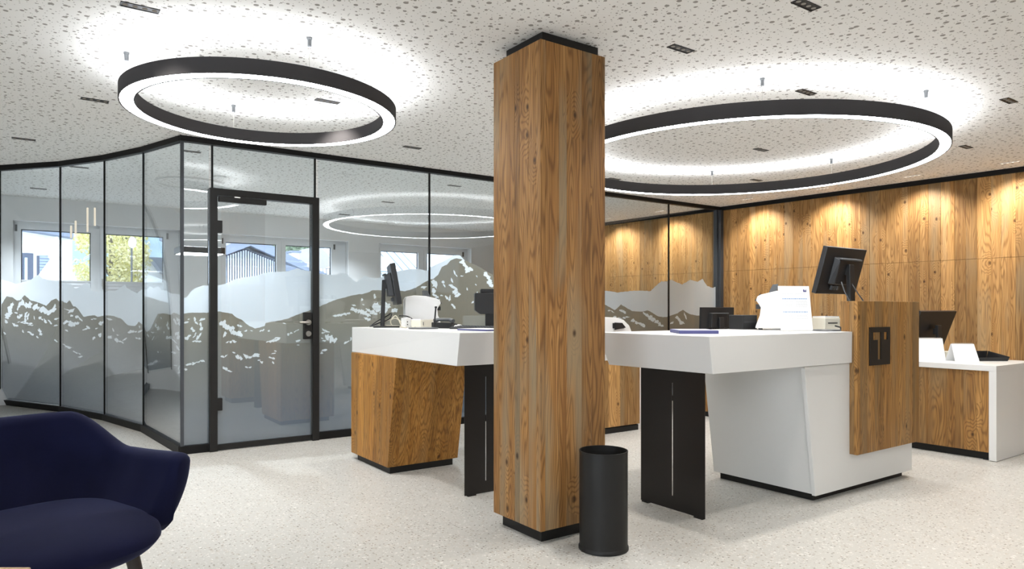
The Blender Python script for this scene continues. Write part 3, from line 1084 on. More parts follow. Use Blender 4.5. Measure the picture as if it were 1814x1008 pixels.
for p, q in zip(ea, ea[1:]):
    r_ = rng.uniform(0, .0015)
    p2 = p + .031 if p == ea[0] else p
    board('board', [(p2 if p == ea[0] else p, D0 + r_, z0), (q, D0 + r_, z0), (q, D0 + r_, z1), (p2 if p == ea[0] else p, D0 + r_, z1)], (0, 1, 0), .03, WOOD_COL, col)
for p, q in ((D0 + .031, 2.83), (2.83, 2.97), (2.97, D1)):
    board('board', [(C1, p, z0), (C1, q, z0), (C1, q, z1), (C1, p, z1)], (-1, 0, 0), .03, WOOD_COL, col)
for p, q in ((C0 + .031, 2.2), (2.2, 2.34), (2.34, C1 - .031)):
    board('board', [(q, D1, z0), (p, D1, z0), (p, D1, z1), (q, D1, z1)], (0, -1, 0), .03, WOOD_COL, col)

# ------------------------------------------------------------------ waste bin
ba, bb = AB(.442, 3.347)
bin_ = thing('waste_bin', 'tall round black metal waste bin beside the wooden column', 'bin', (ba, bb, 0))
bm = NB()
lathe(bm, [(.001, .02), (.112, .02), (.113, .472), (.116, .472), (.116, .022), (.116, .0), (.001, .0)], (ba, bb, 0), 64)
mk('body', bm, BLACK, bin_, smooth=True)
bm = NB()
lathe(bm, [(.1155, .0), (.1205, .002), (.1205, .014), (.1155, .022)], (ba, bb, 0), 64, close=True)
mk('foot_ring', bm, BLACK, bin_, smooth=True)
bm = NB()
lathe(bm, [(.1125, .468), (.1125, .475), (.1170, .475), (.1170, .468)], (ba, bb, 0), 64, close=True)
mk('rim', bm, BLACK, bin_, smooth=True)


# ------------------------------------------------------------------ counters
def slit_panel(bm, along, fixed, th, p0, p1, s, sw, z0, z1, s0, s1):
    def bx(q0, q1, za, zb):
        if along == 'b':
            box(bm, fixed, fixed + th, q0, q1, za, zb)
        else:
            box(bm, q0, q1, fixed, fixed + th, za, zb)
    bx(p0, s - sw, z0, z1)
    bx(s + sw, p1, z0, z1)
    bx(s - sw, s + sw, z0, s0)
    bx(s - sw, s + sw, s1, z1)


TOPZ, UNZ = 1.016, .8225
# right counter
rc = thing('reception_counter', 'white service counter with wooden logo panel right of the column', 'counter', (3.9, 2.7, 0))
bm = NB()
hexa(bm, [(2.882, 2.302, UNZ), (4.216, 2.302, UNZ), (4.216, 3.07, UNZ), (2.882, 3.07, UNZ),
          (2.850, 2.300, TOPZ), (4.216, 2.300, TOPZ), (4.216, 3.14, TOPZ), (2.850, 3.14, TOPZ)])
bev(bm, .0015)
mk('counter_top', bm, WHITE, rc)
bm = NB()
box(bm, 4.2165, 4.98, 2.347, 3.14, UNZ, TOPZ)
mk('rear_top', bm, WHITE, rc)
bm = NB()
box(bm, 3.899, 4.99, 2.37, 3.05, 0, .046)
mk('plinth', bm, BLACK, rc)
bm = NB()
hexa(bm, [(3.868, 2.347, .046), (5.025, 2.347, .046), (5.025, 3.08, .046), (3.868, 3.08, .046),
          (3.755, 2.347, UNZ), (5.025, 2.347, UNZ), (5.025, 3.08, UNZ), (3.755, 3.08, UNZ)])
bev(bm, .001)
mk('base_cabinet', bm, WHITE, rc)
bm = NB()
prism(bm, [(3.848, 2.322, .044), (5.03, 2.322, .044), (5.03, 2.322, UNZ - .004), (3.732, 2.322, UNZ - .004)], (0, .0245, 0))
bev(bm, .001)
mk('front_panel', bm, WHITE, rc)
sb, s0 = ona(1191.5, 878, 3.05)
s1 = ona(1193, 678, 3.05)[1]
bm = NB()
slit_panel(bm, 'b', 3.047, .004, 2.487, 2.967, sb, .0045, .006, UNZ - .0005, s0, s1)
box(bm, 3.040, 3.060, 2.50, 2.56, 0, .006)
box(bm, 3.040, 3.060, 2.90, 2.955, 0, .006)
legp = mk('leg_panel', bm, LEGMET, rc)
# wooden panel with the logo
T0, T1, TB, TZ0, TZ1 = 4.222, 5.02, 2.27, .2505, 1.207
te = [T0, 4.252, 4.345, 4.43, 4.545, 4.63, 4.735, 4.83, 4.925, T1]
tp = mk('panel_core', (lambda m: (box(m, T0 + .02, T1 - .02, TB + .022, TB + .05, TZ0 + .003, TZ1 - .004), box(m, T0 + .02, T1 - .02, TB + .05, TB + .09, TOPZ + .002, TZ1 - .004), m)[2])(NB()), BLACK, rc)
for p, q in zip(te, te[1:]):
    r_ = rng.uniform(0, .0015)
    board('board', [(p, TB + r_, TZ0), (q, TB + r_, TZ0), (q, TB + r_, TZ1), (p, TB + r_, TZ1)], (0, 1, 0), .022, WOOD_T, rc)
board('side_board', [(T0, TB + .052, TZ0), (T0, TB + .0225, TZ0), (T0, TB + .0225, TZ1), (T0, TB + .052, TZ1)], (1, 0, 0), .019, WOOD_T, rc)
board('side_board', [(T0, TB + .105, TOPZ + .001), (T0, TB + .0525, TOPZ + .001), (T0, TB + .0525, TZ1), (T0, TB + .105, TZ1)], (1, 0, 0), .019, WOOD_T, rc)
board('side_board', [(T1, TB + .0225, TZ0), (T1, TB + .052, TZ0), (T1, TB + .052, TZ1), (T1, TB + .0225, TZ1)], (-1, 0, 0), .019, WOOD_T, rc)
bm = NB()
box(bm, T0 + .02, T1 - .02, TB + .0225, TB + .105, TZ1 - .004, TZ1)
mk('top_edge', bm, WOOD_T, rc)
# logo plate: black steel with the T cut out
pb = TB - .007
(xa, za), (xb, zb2) = onb(1541, 580, pb), onb(1577, 582, pb)
zl = onb(1541, 648, pb)[1]
ka = lambda t: xa + (xb - xa) * t
kz = lambda t: za + (zl - za) * t
us_ = [0, .16, .39, .54, .69, .86, 1.0]
vs_ = [0, .135, .335, .855, 1.0]
cut = {(1, 1), (2, 1), (2, 2), (4, 1)}
bm = NB()
for i in range(6):
    for j in range(4):
        if (i, j) in cut:
            continue
        box(bm, ka(us_[i]), ka(us_[i + 1]), pb, pb + .006, kz(vs_[j + 1]), kz(vs_[j]))
bmesh.ops.remove_doubles(bm, verts=bm.verts, dist=1e-5)
tag(mk('logo_plate', bm, BLACK, rc), 'black plate with a cut-out letter T')

# left counter
lc = thing('teller_counter', 'white-topped service counter on a slanted wooden base left of the column', 'counter', (2.45, 4.4, 0))
bm = NB()
hexa(bm, [(2.073, 3.497, UNZ), (2.90, 3.497, UNZ), (2.90, 5.19, UNZ), (2.12, 5.19, UNZ),
          (2.087, 3.485, TOPZ), (2.90, 3.485, TOPZ), (2.90, 5.19, TOPZ), (2.12, 5.19, TOPZ)])
bev(bm, .0015)
mk('counter_top', bm, WHITE, lc)
bm = NB()
box(bm, 2.106, 2.615, 4.472, 5.045, 0, .046)
mk('plinth', bm, BLACK, lc)
K0, K1 = 2.085, 2.655


def kb(z):                                # slanted front face
    return 4.466 + (4.326 - 4.466) * (z - .046) / (UNZ - .046)


bm = NB()
hexa(bm, [(K0 + .024, kb(.046) + .03, .046), (K1 - .005, kb(.046) + .03, .046), (K1 - .005, 5.1, .046), (K0 + .024, 5.1, .046),
          (K0 + .024, kb(UNZ) + .03, UNZ), (K1 - .005, kb(UNZ) + .03, UNZ), (K1 - .005, 5.1, UNZ), (K0 + .024, 5.1, UNZ)])
mk('carcass', bm, WOOD_CNT, lc)
ks = [0.0, .10, .26, .40, .50, .66, .82, 1.0]
for p, q in zip(ks, ks[1:]):
    f0 = lambda t: kb(.046) + (5.12 - kb(.046)) * t
    f1 = lambda t: kb(UNZ) + (5.12 - kb(UNZ)) * t
    board('board', [(K0, f0(q), .046), (K0, f0(p), .046), (K0, f1(p), UNZ - .0005), (K0, f1(q), UNZ - .0005)], (1, 0, 0), .0235, WOOD_CNT, lc)
ks = [K0 + .0238, 2.165, 2.29, 2.40, 2.455, 2.56, K1]
for p, q in zip(ks, ks[1:]):
    board('board', [(p, kb(.046), .046), (q, kb(.046), .046), (q, kb(UNZ), UNZ - .0005), (p, kb(UNZ), UNZ - .0005)], (0, .98, .17), .0235, WOOD_CNT, lc)
sa, s0 = onb(860.5, 851, 3.65)
s1 = onb(861.5, 667, 3.65)[1]
bm = NB()
slit_panel(bm, 'a', 3.648, .004, 2.219, 2.70, sa, .0035, .006, UNZ - .0005, s0, s1)
box(bm, 2.24, 2.30, 3.641, 3.661, 0, .006)
box(bm, 2.62, 2.68, 3.641, 3.661, 0, .006)
mk('leg_panel', bm, LEGMET, lc)


# desks
def desk(name, label, a0, a1, b0, b1, seams_along, zt=.727, side=.05, front='a'):
    t = thing(name, label, 'desk', ((a0 + a1) / 2, (b0 + b1) / 2, 0))
    bm = NB()
    if front == 'a':                       # front faces the hall at a0; white cheek at b0
        box(bm, a0, a1, b0, b1, zt - .042, zt)
        bev(bm, .001)
        mk('desk_top', bm, WHITE, t)
        bm = NB()
        box(bm, a0, a1, b0, b0 + side, .004, zt - .0422)
        mk('side_panel', bm, WHITE, t)
        bm = NB()
        box(bm, a0 + .03, a1 - .02, b0 + .06, b0 + .10, 0, .004)
        box(bm, a0 + .01, a1 - .01, b0 + .004, b0 + side - .004, 0, .004)
        mk('glide', bm, BPLASTIC, t)
        n = seams_along
        for i in range(len(n) - 1):
            r_ = rng.uniform(0, .0012)
            board('board', [(a0 + .014 + r_, n[i + 1], .06), (a0 + .014 + r_, n[i], .06), (a0 + .014 + r_, n[i], zt - .0425), (a0 + .014 + r_, n[i + 1], zt - .0425)], (1, 0, 0), .022, WOOD_T, t)
        bm = NB()
        box(bm, a0 + .06, a1 - .1, n[0] + .01, n[-1] - .01, .0, .05)
        box(bm, a0 + .0375, a1 - .1, n[0] + .001, n[-1], .055, zt - .0425)
        mk('carcass', bm, BLACK, t)
    else:                                  # front faces b0; white cheek at a1
        box(bm, a0, a1, b0 - .014, b1, zt - .042, zt)
        bev(bm, .001)
        mk('desk_top', bm, WHITE, t)
        bm = NB()
        box(bm, a1 - side, a1, b0 + .03, b1, .0, zt - .0422)
        mk('side_panel', bm, WHITE, t)
        n = seams_along
        for i in range(len(n) - 1):
            r_ = rng.uniform(0, .0012)
            board('board', [(n[i], b0 + r_, .06), (n[i + 1], b0 + r_, .06), (n[i + 1], b0 + r_, zt - .0425), (n[i], b0 + r_, zt - .0425)], (0, 1, 0), .022, WOOD_WALL, t)
        bm = NB()
        box(bm, n[0] + .01, n[-1] - .01, b0 + .012, b1 - .05, .0, .05)
        box(bm, n[0], n[-1], b0 + .0235, b1 - .05, .055, zt - .0425)
        mk('carcass', bm, BLACK, t)
    return t


def seams(p0, p1, r, ws):
    out = [p0]
    while out[-1] < p1 - .09:
        out.append(out[-1] + r.choice(ws))
    out[-1] = p1
    return out


rd = desk('waterfall_desk', 'low white waterfall desk with wooden front at the right edge', 6.015, 6.85, 2.167, 3.55, seams(2.218, 3.548, random.Random(3), (.07, .09, .12, .14)))
bd = desk('waterfall_desk', 'low white desk with wooden front seen past the black panel leg', 5.995, 6.75, 4.05, 5.35, seams(4.101, 5.348, random.Random(4), (.08, .11, .14)))
md = desk('wood_front_desk', 'low desk with yellowish wooden front between column and panel leg', 3.75, 4.90, 4.735, 5.45, seams(3.75, 4.85, random.Random(6), (.08, .11, .15)), front='b')


# ------------------------------------------------------------------ monitors and other equipment
def monitor(label, org, yaw, tilt, w, h, lift, th=.035, base=(.24, .18), mat=BPLASTIC, neck=True, round_base=False, hub=True):
    """screen faces local +y; org is the foot on the table; lift = height of the screen's lower edge"""
    t = thing('monitor', label, 'monitor', org)
    loc = Vector(org)
    at = (0, 0, lift + h * .45)

    def add(name, bm, m, tl=True, smooth=False, parent=None):
        local(bm, loc, yaw, tilt if tl else 0, at)
        return mk(name, bm, m, parent or t, smooth=smooth, org=org)
    bm = NB()
    box(bm, -w / 2, w / 2, -th / 2, th / 2, lift, lift + h)
    bev(bm, .004, 2)
    scr = add('housing', bm, mat)
    bm = NB()
    box(bm, -w / 2 + .012, w / 2 - .012, th / 2 - .001, th / 2 + .0015, lift + .018, lift + h - .012)
    add('screen', bm, BGLOSS)
    if hub:
        bm = NB()
        hexa(bm, [(-w * .26, -th / 2 - .045, lift + h * .24), (w * .26, -th / 2 - .045, lift + h * .24), (w * .28, -th / 2, lift + h * .22), (-w * .28, -th / 2, lift + h * .22),
                  (-w * .24, -th / 2 - .04, lift + h * .76), (w * .24, -th / 2 - .04, lift + h * .76), (w * .28, -th / 2, lift + h * .80), (-w * .28, -th / 2, lift + h * .80)])
        bev(bm, .004, 1)
        add('rear_cover', bm, mat)
        bm = NB()
        box(bm, -w * .25, w * .25, -th / 2 - .055, -th / 2 - .03, lift + h * .765, lift + h * .80)
        bev(bm, .003, 1)
        add('cable_cover', bm, GPLASTIC)
        bm = NB()
        for i in range(3):
            box(bm, -w * .2 + i * .03, -w * .2 + .02 + i * .03, -th / 2 - .02, -th / 2 - .001, lift + h * .10, lift + h * .19)
        add('port_plugs', bm, GPLASTIC)
    if neck:
        bm = NB()
        y0 = -th / 2 - .075
        hexa(bm, [(-.035, y0 - .012, .008), (.035, y0 - .012, .008), (.035, y0 + .018, .008), (-.035, y0 + .018, .008),
                  (-.03, y0, lift + h * .62), (.03, y0, lift + h * .62), (.03, y0 + .028, lift + h * .62), (-.03, y0 + .028, lift + h * .62)])
        bev(bm, .004, 1)
        add('stand_neck', bm, mat, tl=False)
        bm = NB()
        box(bm, -.03, .03, y0 + .02, -th / 2 - .03, lift + h * .40, lift + h * .54)
        add('tilt_hinge', bm, mat, tl=False)
        bm = NB()
        if round_base:
            cyl(bm, (0, y0 + .02, 0), base[0] / 2, base[0] / 2 - .004, 0, .012, 40)
        else:
            box(bm, -base[0] / 2, base[0] / 2, y0 - base[1] * .35, y0 + base[1] * .65, 0, .012)
            bev(bm, .004, 1)
        add('stand_base', bm, mat, tl=False)
    return t


def on_top(x, y, z):
    return onz(x, y, z)


# right counter: monitor seen from behind
m_a, m_b = 4.63, 2.62
mon1 = monitor('black monitor seen from behind above the wooden logo panel', (m_a, m_b, TOPZ), 0.0, 0.27, .50, .325, .245, base=(.24, .20))
bm = NB()
tube(bm, curve_pts([(4.50, 2.53, 1.34), (4.49, 2.50, 1.27), (4.52, 2.48, 1.20), (4.60, 2.50, 1.10), (4.62, 2.56, 1.018)], 20), .004)
mk('cable', bm, GPLASTIC, mon1, org=(m_a, m_b, TOPZ))
bm = NB()
tube(bm, curve_pts([(4.62, 2.53, 1.34), (4.66, 2.50, 1.26), (4.72, 2.49, 1.19), (4.76, 2.52, 1.08), (4.78, 2.58, 1.018)], 20), .004)
mk('cable', bm, GPLASTIC, mon1, org=(m_a, m_b, TOPZ))


def counting_machine(label, org, yaw, s=1.0):
    """white cash counting machine: local x = length (mouth at -x), y = width"""
    t = thing('counting_machine', label, 'machine', org)
    prof = [(-.155, .012), (-.150, .03), (-.125, .10), (-.118, .155), (-.135, .185), (-.150, .205), (-.140, .232), (-.115, .245), (-.02, .268), (.08, .272), (.145, .262), (.158, .235), (.158, .012)]
    bm = NB()
    prism(bm, [(x * s, -.13 * s, z * s) for x, z in prof], (0, .26 * s, 0))
    bev(bm, .008, 2, .9)
    mk('body', local(bm, org, yaw), WPLASTIC, t, smooth=True, org=org)
    for x in (-.12, .12):
        for y in (-.10, .10):
            bm = NB()
            cyl(bm, (x * s, y * s, 0), .014, .014, 0, .013, 12)
            mk('foot', local(bm, org, yaw), BPLASTIC, t, org=org)
    for y in (-.055, .055):
        bm = NB()
        prism(bm, [(-.07 * s, (y - .02) * s, .25 * s), (-.04 * s, (y - .02) * s, .315 * s), (-.005 * s, (y - .02) * s, .318 * s), (-.01 * s, (y - .02) * s, .262 * s)], (0, .04 * s, 0))
        mk('hopper_guide', local(bm, org, yaw), GPLASTIC, t, org=org)
    bm = NB()
    box(bm, -.150 * s, -.118 * s, -.10 * s, .10 * s, .145 * s, .178 * s)
    mk('note_tray', local(bm, org, yaw), BPLASTIC, t, org=org)
    bm = NB()
    prism(bm, [(-.153 * s, -.11 * s, .20 * s), (-.153 * s, .11 * s, .20 * s), (-.118 * s, .11 * s, .247 * s), (-.118 * s, -.11 * s, .247 * s)], (-.004, 0, .006))
    mk('display', local(bm, org, yaw), BPLASTIC, t, org=org)
    return t


ca, cb = 4.24, 2.83
counting_machine('white counting machine behind the standing notice on the right counter', (ca, cb, TOPZ), math.radians(-55), .98)

# standing notice
na, nb_ = onz(1412, 586.5, TOPZ)
nt_ = thing('notice_stand', 'white A4 notice standing upright on the right counter', 'notice', (na, nb_, TOPZ))
yaw_n = math.radians(-26)


def note_local(bm):
    return local(bm, (na, nb_, TOPZ), yaw_n)


lean = .035
def npt(x, z, off=0.0):
    return (x, z * lean / .29 - off, z)


bm = NB()
prism(bm, [npt(-.112, .004), npt(.112, .004), npt(.105, .29), npt(-.112, .29)], (0, .0022, 0))
mk('sheet', note_local(bm), PAPER, nt_)
bm = NB()
prism(bm, [(-.10, .004, .001), (.10, .004, .001), (.10, .09, .001), (-.10, .09, .001)], (0, 0, .003))
prism(bm, [(-.02, .085, .004), (.02, .085, .004), (.02, .037, .27), (-.02, .037, .27)], (0, .002, 0))
mk('easel_back', note_local(bm), WPLASTIC, nt_)
r2 = random.Random(8)


def ink(rows, mat, nm):
    bm = NB()
    for x0, x1, z, h in rows:
        prism(bm, [npt(x0, z, .0004), npt(x1, z, .0004), npt(x1, z + h, .0004), npt(x0, z + h, .0004)], (0, .0003, 0))
    return mk(nm, note_local(bm), mat, nt_)


for z in (.205, .120):
    rows = []
    x = -.088
    while x < .08:
        w_ = r2.uniform(.006, .018)
        rows.append((x, min(x + w_, .088), z, .005))
        x += w_ + .003
    ink(rows, BLUEINK, 'printed_heading')
for z in (.238, .192, .183, .174, .165, .156, .106, .097, .088, .079):
    rows = []
    for x0, x1 in ((-.088, -.012), (.004, .086)):
        x = x0
        while x < x1 - .01:
            w_ = r2.uniform(.008, .02)
            rows.append((x, min(x + w_, x1), z, .0018))
            x += w_ + .0025
    tag(ink(rows, GREYINK, 'printed_line'), kind='stuff')
ink([(.062, .070, .252, .016), (.072, .078, .252, .012), (.080, .084, .252, .016), (.062, .084, .252, .005)], NAVYINK, 'printed_logo')

# blue folder on the right counter
fa_, fb_ = onz(1243, 590.5, TOPZ)
bm = NB()
box(bm, -.15, .15, -.11, .11, 0, .019)
bev(bm, .002, 1)
o = mk('folder', local(bm, (fa_, fb_ + .06, TOPZ), math.radians(52)), NAVYPAPER, None, org=(fa_, fb_ + .06, TOPZ))
tag(o, 'flat navy blue folder lying on the right counter', 'folder')
bm = NB()
box(bm, -.149, .146, -.106, .106, .0194, .0202)
mk('label_sheet', local(bm, (fa_, fb_ + .06, TOPZ), math.radians(52)), plain('pale_cover', (.40, .40, .52), .5), o)

# white box, card reader, tray and small black case behind the notice
def simple_box(name, label, cat, org, size, yaw, mat, bw=.006, extra=None):
    t = thing(name, label, cat, org)
    w, d, h = size
    bm = NB()
    box(bm, -w / 2, w / 2, -d / 2, d / 2, 0, h)
    bev(bm, bw, 2)
    mk('body', local(bm, org, yaw), mat, t, org=org)
    for nm, mt, dims in (extra or []):
        bm = NB()
        box(bm, *dims)
        mk(nm, local(bm, org, yaw), mt, t, org=org)
    return t


pa, pbb = onz(1466, 580, TOPZ)
simple_box('receipt_printer', 'cream box printer between notice and logo panel', 'printer', (4.405, 2.585, TOPZ), (.13, .12, .085), math.radians(-15), CREAM,
           extra=[('slot', BPLASTIC, (-.04, .04, -.0615, -.058, .045, .052)), ('lid', WPLASTIC, (-.06, .06, -.055, .055, .0852, .094))])
bm = NB()
lathe(bm, [(.001, 0), (.085, 0), (.09, .004), (.085, .009), (.001, .010)], (4.245, 2.485, TOPZ), 40)
o = mk('turning_plate', bm, GPLASTIC, None, smooth=True)
tag(o, 'thin grey round base plate beside the logo panel', 'base plate')
bm = NB()
tube(bm, curve_pts([(4.39, 2.51, TOPZ + .03), (4.37, 2.46, TOPZ + .02), (4.35, 2.44, TOPZ + .008), (4.36, 2.39, TOPZ + .006)], 16), .005)
tag(mk('cable', bm, BPLASTIC, None, smooth=True), 'short black cable on the right counter', 'cable')
kx, ky = 4.50, 2.86
simple_box('document_tray', 'flat dark tray behind the cream printer', 'tray', (4.62, 2.93, TOPZ), (.30, .22, .055), 0, GPLASTIC, bw=.004, extra=[('top_sheet', PAPER, (-.14, .12, -.10, .10, .0555, .060))])
simple_box('till_drawer', 'small black box just left of the white counting machine', 'box', (4.16, 3.06, TOPZ), (.16, .12, .10), 0, BPLASTIC, bw=.004,
           extra=[('front_seam', GPLASTIC, (-.07, .07, -.0615, -.0595, .05, .053))])

# back desk monitor, and the round-topped white machine
mb_a, mb_b = 6.30, 4.98
monitor('dark monitor seen from behind in front of the glass wall', (mb_a, mb_b, .727), math.radians(-14), 0.05, .44, .29, .165, base=(.24, .18))
wm_a, wm_b = 4.62, 5.02
t = thing('coin_machine', 'white round-topped machine just right of the column', 'machine', (wm_a, wm_b, .727))
bm = NB()
prof = [(-.26, 0), (.26, 0), (.26, .10), (.245, .20), (.205, .275), (.13, .33), (.03, .352), (-.12, .358), (-.26, .355)]
prism(bm, [(x, -.17, z) for x, z in prof], (0, .34, 0))
bev(bm, .01, 2, .6)
mk('body', local(bm, (wm_a, wm_b, .727)), WPLASTIC, t, smooth=True, org=(wm_a, wm_b, .727))
bm = NB()
prism(bm, [(-.02, -.182, .25), (.12, -.182, .25), (.10, -.182, .30), (-.02, -.182, .30)], (0, .02, 0))
prism(bm, [(.0, -.187, .235), (.14, -.187, .255), (.09, -.187, .30), (.0, -.187, .305)], (0, .012, 0))
mk('coin_slot', local(bm, (wm_a, wm_b, .727)), BPLASTIC, t, org=(wm_a, wm_b, .727))

# left counter equipment
monitor('black monitor turned edge-on at the left end of the left counter', (2.37, 4.95, TOPZ), math.radians(-112), 0.17, .46, .315, .175, base=(.20, .20), th=.04)
counting_machine('white counting machine beside the edge-on monitor on the left counter', (2.63, 4.98, TOPZ), math.radians(157), .92)
t = thing('card_display', 'black round-footed rod stand at the front of the left counter', 'stand', (2.35, 4.43, TOPZ))
bm = NB()
lathe(bm, [(.001, 0), (.105, 0), (.11, .005), (.104, .010), (.001, .013)], (2.35, 4.43, TOPZ), 48)
mk('foot', bm, GPLASTIC, t, smooth=True)
bm = NB()
tube(bm, [(2.425, 4.41, TOPZ + .011), (2.445, 4.42, TOPZ + .155)], .006)
mk('rod', bm, BPLASTIC, t)
bm = NB()
cyl(bm, (2.445, 4.42, TOPZ + .15), .010, .008, 0, .012, 12)
mk('tip', bm, BPLASTIC, t, smooth=True)
simple_box('receipt_printer', 'cream box printer in front of the left counting machine', 'printer', (2.48, 4.69, TOPZ + .0), (.15, .10, .062), math.radians(20), CREAM,
           extra=[('slot', BPLASTIC, (-.05, -.045, -.0515, -.05, .02, .045)), ('lid', WPLASTIC, (-.07, .07, -.045, .045, .0622, .067))])
simple_box('power_adapter', 'small white socket box at the foot of the edge-on monitor', 'socket', (2.395, 4.80, TOPZ), (.05, .06, .075), math.radians(10), WPLASTIC, bw=.004,
           extra=[('socket_hole', BPLASTIC, (-.012, -.004, -.0312, -.029, .04, .05)), ('socket_hole', BPLASTIC, (-.012, -.004, -.0312, -.029, .02, .03))])
cabs = [('cream', [(2.30, 5.10, .006), (2.28, 5.02, .03), (2.33, 4.96, .055), (2.36, 4.90, .07), (2.40, 4.86, .03)]),
        ('cream', [(2.26, 5.05, .006), (2.30, 4.98, .015), (2.37, 4.89, .010), (2.34, 4.74, .006), (2.30, 4.60, .006)]),
        ('cream', [(2.33, 4.90, .006), (2.31, 4.89, .05), (2.35, 4.88, .09), (2.38, 4.84, .006)]),
        ('black', [(2.24, 5.12, .006), (2.27, 5.04, .05), (2.31, 4.99, .08), (2.34, 4.95, .11)]),
        ('black', [(2.22, 5.08, .006), (2.26, 5.02, .03), (2.32, 4.94, .065), (2.34, 4.93, .11)]),
        ('black', [(2.40, 4.93, .09), (2.45, 4.88, .085), (2.47, 4.80, .05), (2.42, 4.70, .008), (2.37, 4.60, .006)]),
        ('cream', [(2.42, 4.80, .04), (2.44, 4.79, .05), (2.45, 4.76, .012), (2.40, 4.66, .006)])]
names = ['cream cable looping over the foot of the edge-on monitor', 'cream cable lying flat towards the round-footed stand', 'short cream cable bow below the edge-on monitor', 'black cable rising to the edge-on monitor from the counter corner', 'lower black cable behind the edge-on monitor', 'black cable arching from monitor to cream printer', 'cream cable between socket box and cream printer']
for (c, pts), nm in zip(cabs, names):
    bm = NB()
    tube(bm, curve_pts([(x, y, TOPZ + z) for x, y, z in pts], 28), .0045)
    tag(mk('cable', bm, CABLEW if c == 'cream' else BPLASTIC, None, smooth=True), nm, 'cable', 'cables on the left counter')
# telephone, keyboard, mouse, folder
t = thing('telephone', 'black desk telephone with raised handset beside the keyboard', 'telephone', (2.60, 4.50, TOPZ))
yw = math.radians(25)
o3 = (2.60, 4.50, TOPZ)
bm = NB()
prism(bm, [(-.10, -.09, 0), (.10, -.09, 0), (.10, -.09, .018), (-.10, -.09, .045)], (0, .18, 0))
bev(bm, .004, 1)
mk('body', local(bm, o3, yw), BPLASTIC, t, org=o3)
bm = NB()
tube(bm, [(-.07, -.085, .052), (-.06, -.05, .064), (-.06, .05, .064), (-.07, .085, .052)], [.018, .013, .013, .018], 10)
mk('handset', local(bm, o3, yw), GPLASTIC, t, smooth=True, org=o3)
for i in range(4):
    for j in range(3):
        bm = NB()
        x0, y0 = -.02 + i * .026, -.045 + j * .032
        box(bm, x0, x0 + .017, y0, y0 + .02, .022 - .003 * i, .038 - .0033 * i)
        mk('key', local(bm, o3, yw), GPLASTIC, t, org=o3)
t = thing('keyboard', 'flat black keyboard near the front of the left counter', 'keyboard', (2.62, 4.12, TOPZ))
o3 = (2.62, 4.12, TOPZ)
yw = math.radians(-70)
bm = NB()
prism(bm, [(-.21, -.07, 0), (-.21, .07, 0), (-.21, .07, .022), (-.21, -.07, .012)], (.42, 0, 0))
bev(bm, .003, 1)
mk('case', local(bm, o3, yw), BPLASTIC, t, org=o3)
for rr in range(4):
    bm = NB()
    for i in range(15):
        x0, y0 = -.195 + i * .026, -.058 + rr * .029
        box(bm, x0, x0 + .021, y0, y0 + .023, .0125 + rr * .002, .0175 + rr * .0022)
    mk('key_row', local(bm, o3, yw), GPLASTIC, t, org=o3)
t = thing('computer_mouse', 'white mouse lying beside the keyboard on the left counter', 'mouse', (2.60, 4.36, TOPZ))
bm = NB()
bmesh.ops.create_uvsphere(bm, u_segments=20, v_segments=12, radius=1)
for v in bm.verts:
    v.co = Vector((v.co.x * .055, v.co.y * .032, max(v.co.z, -.2) * .026 + .0052))
mk('shell', local(bm, (2.60, 4.36, TOPZ), math.radians(30)), WPLASTIC, t, smooth=True, org=(2.60, 4.36, TOPZ))
bm = NB()
box(bm, -.035, -.018, -.003, .003, .024, .030)
mk('scroll_wheel', local(bm, (2.60, 4.36, TOPZ), math.radians(30)), GPLASTIC, t, org=(2.60, 4.36, TOPZ))
bm = NB()
box(bm, -.11, .11, -.15, .15, 0, .010)
bev(bm, .002, 1)
o = mk('folder', local(bm, (2.50, 3.86, TOPZ), math.radians(8)), NAVYPAPER, None, org=(2.50, 3.86, TOPZ))
tag(o, 'navy folder on the left counter touching the column outline', 'folder')
bm = NB()
box(bm, -.107, .107, -.147, .147, .0103, .0112)
mk('label_sheet', local(bm, (2.50, 3.86, TOPZ), math.radians(8)), PAPER, o)
# black terminal on a neck, half hidden by the column
t = thing('scanner_terminal', 'black boxy terminal on a neck half hidden behind the column', 'terminal', (2.83, 4.32, TOPZ))
o3 = (2.83, 4.32, TOPZ)
bm = NB()
prism(bm, [(-.10, -.11, .135), (-.06, -.11, .105), (.10, -.11, .105), (.10, -.11, .26), (-.10, -.11, .26)], (0, .22, 0))
bev(bm, .004, 1)
mk('head', local(bm, o3, math.radians(-30)), BPLASTIC, t, org=o3)
bm = NB()
box(bm, -.055, .10, -.08, .10, .2602, .29)
bev(bm, .003, 1)
mk('cover', local(bm, o3, math.radians(-30)), BPLASTIC, t, org=o3)
bm = NB()
box(bm, -.103, -.1005, -.105, .105, .192, .195)
box(bm, -.10, .10, -.1125, -.1105, .192, .195)
mk('seam', local(bm, o3, math.radians(-30)), BPLASTIC, t, org=o3)
bm = NB()
box(bm, -.02, .05, -.03, .03, .012, .1055)
mk('neck', local(bm, o3, math.radians(-30)), BPLASTIC, t, org=o3)
bm = NB()
box(bm, -.06, .08, -.09, .09, 0, .0125)
bev(bm, .003, 1)
mk('foot', local(bm, o3, math.radians(-30)), BPLASTIC, t, org=o3)

# right desk: screen, two calendars, tray
DZT = .727
monitor('black screen leaning back on the right waterfall desk', (6.66, 2.92, DZT), math.radians(-7), 0.36, .54, .37, .06, th=.028, base=(.22, .16), mat=BPLASTIC, hub=False)


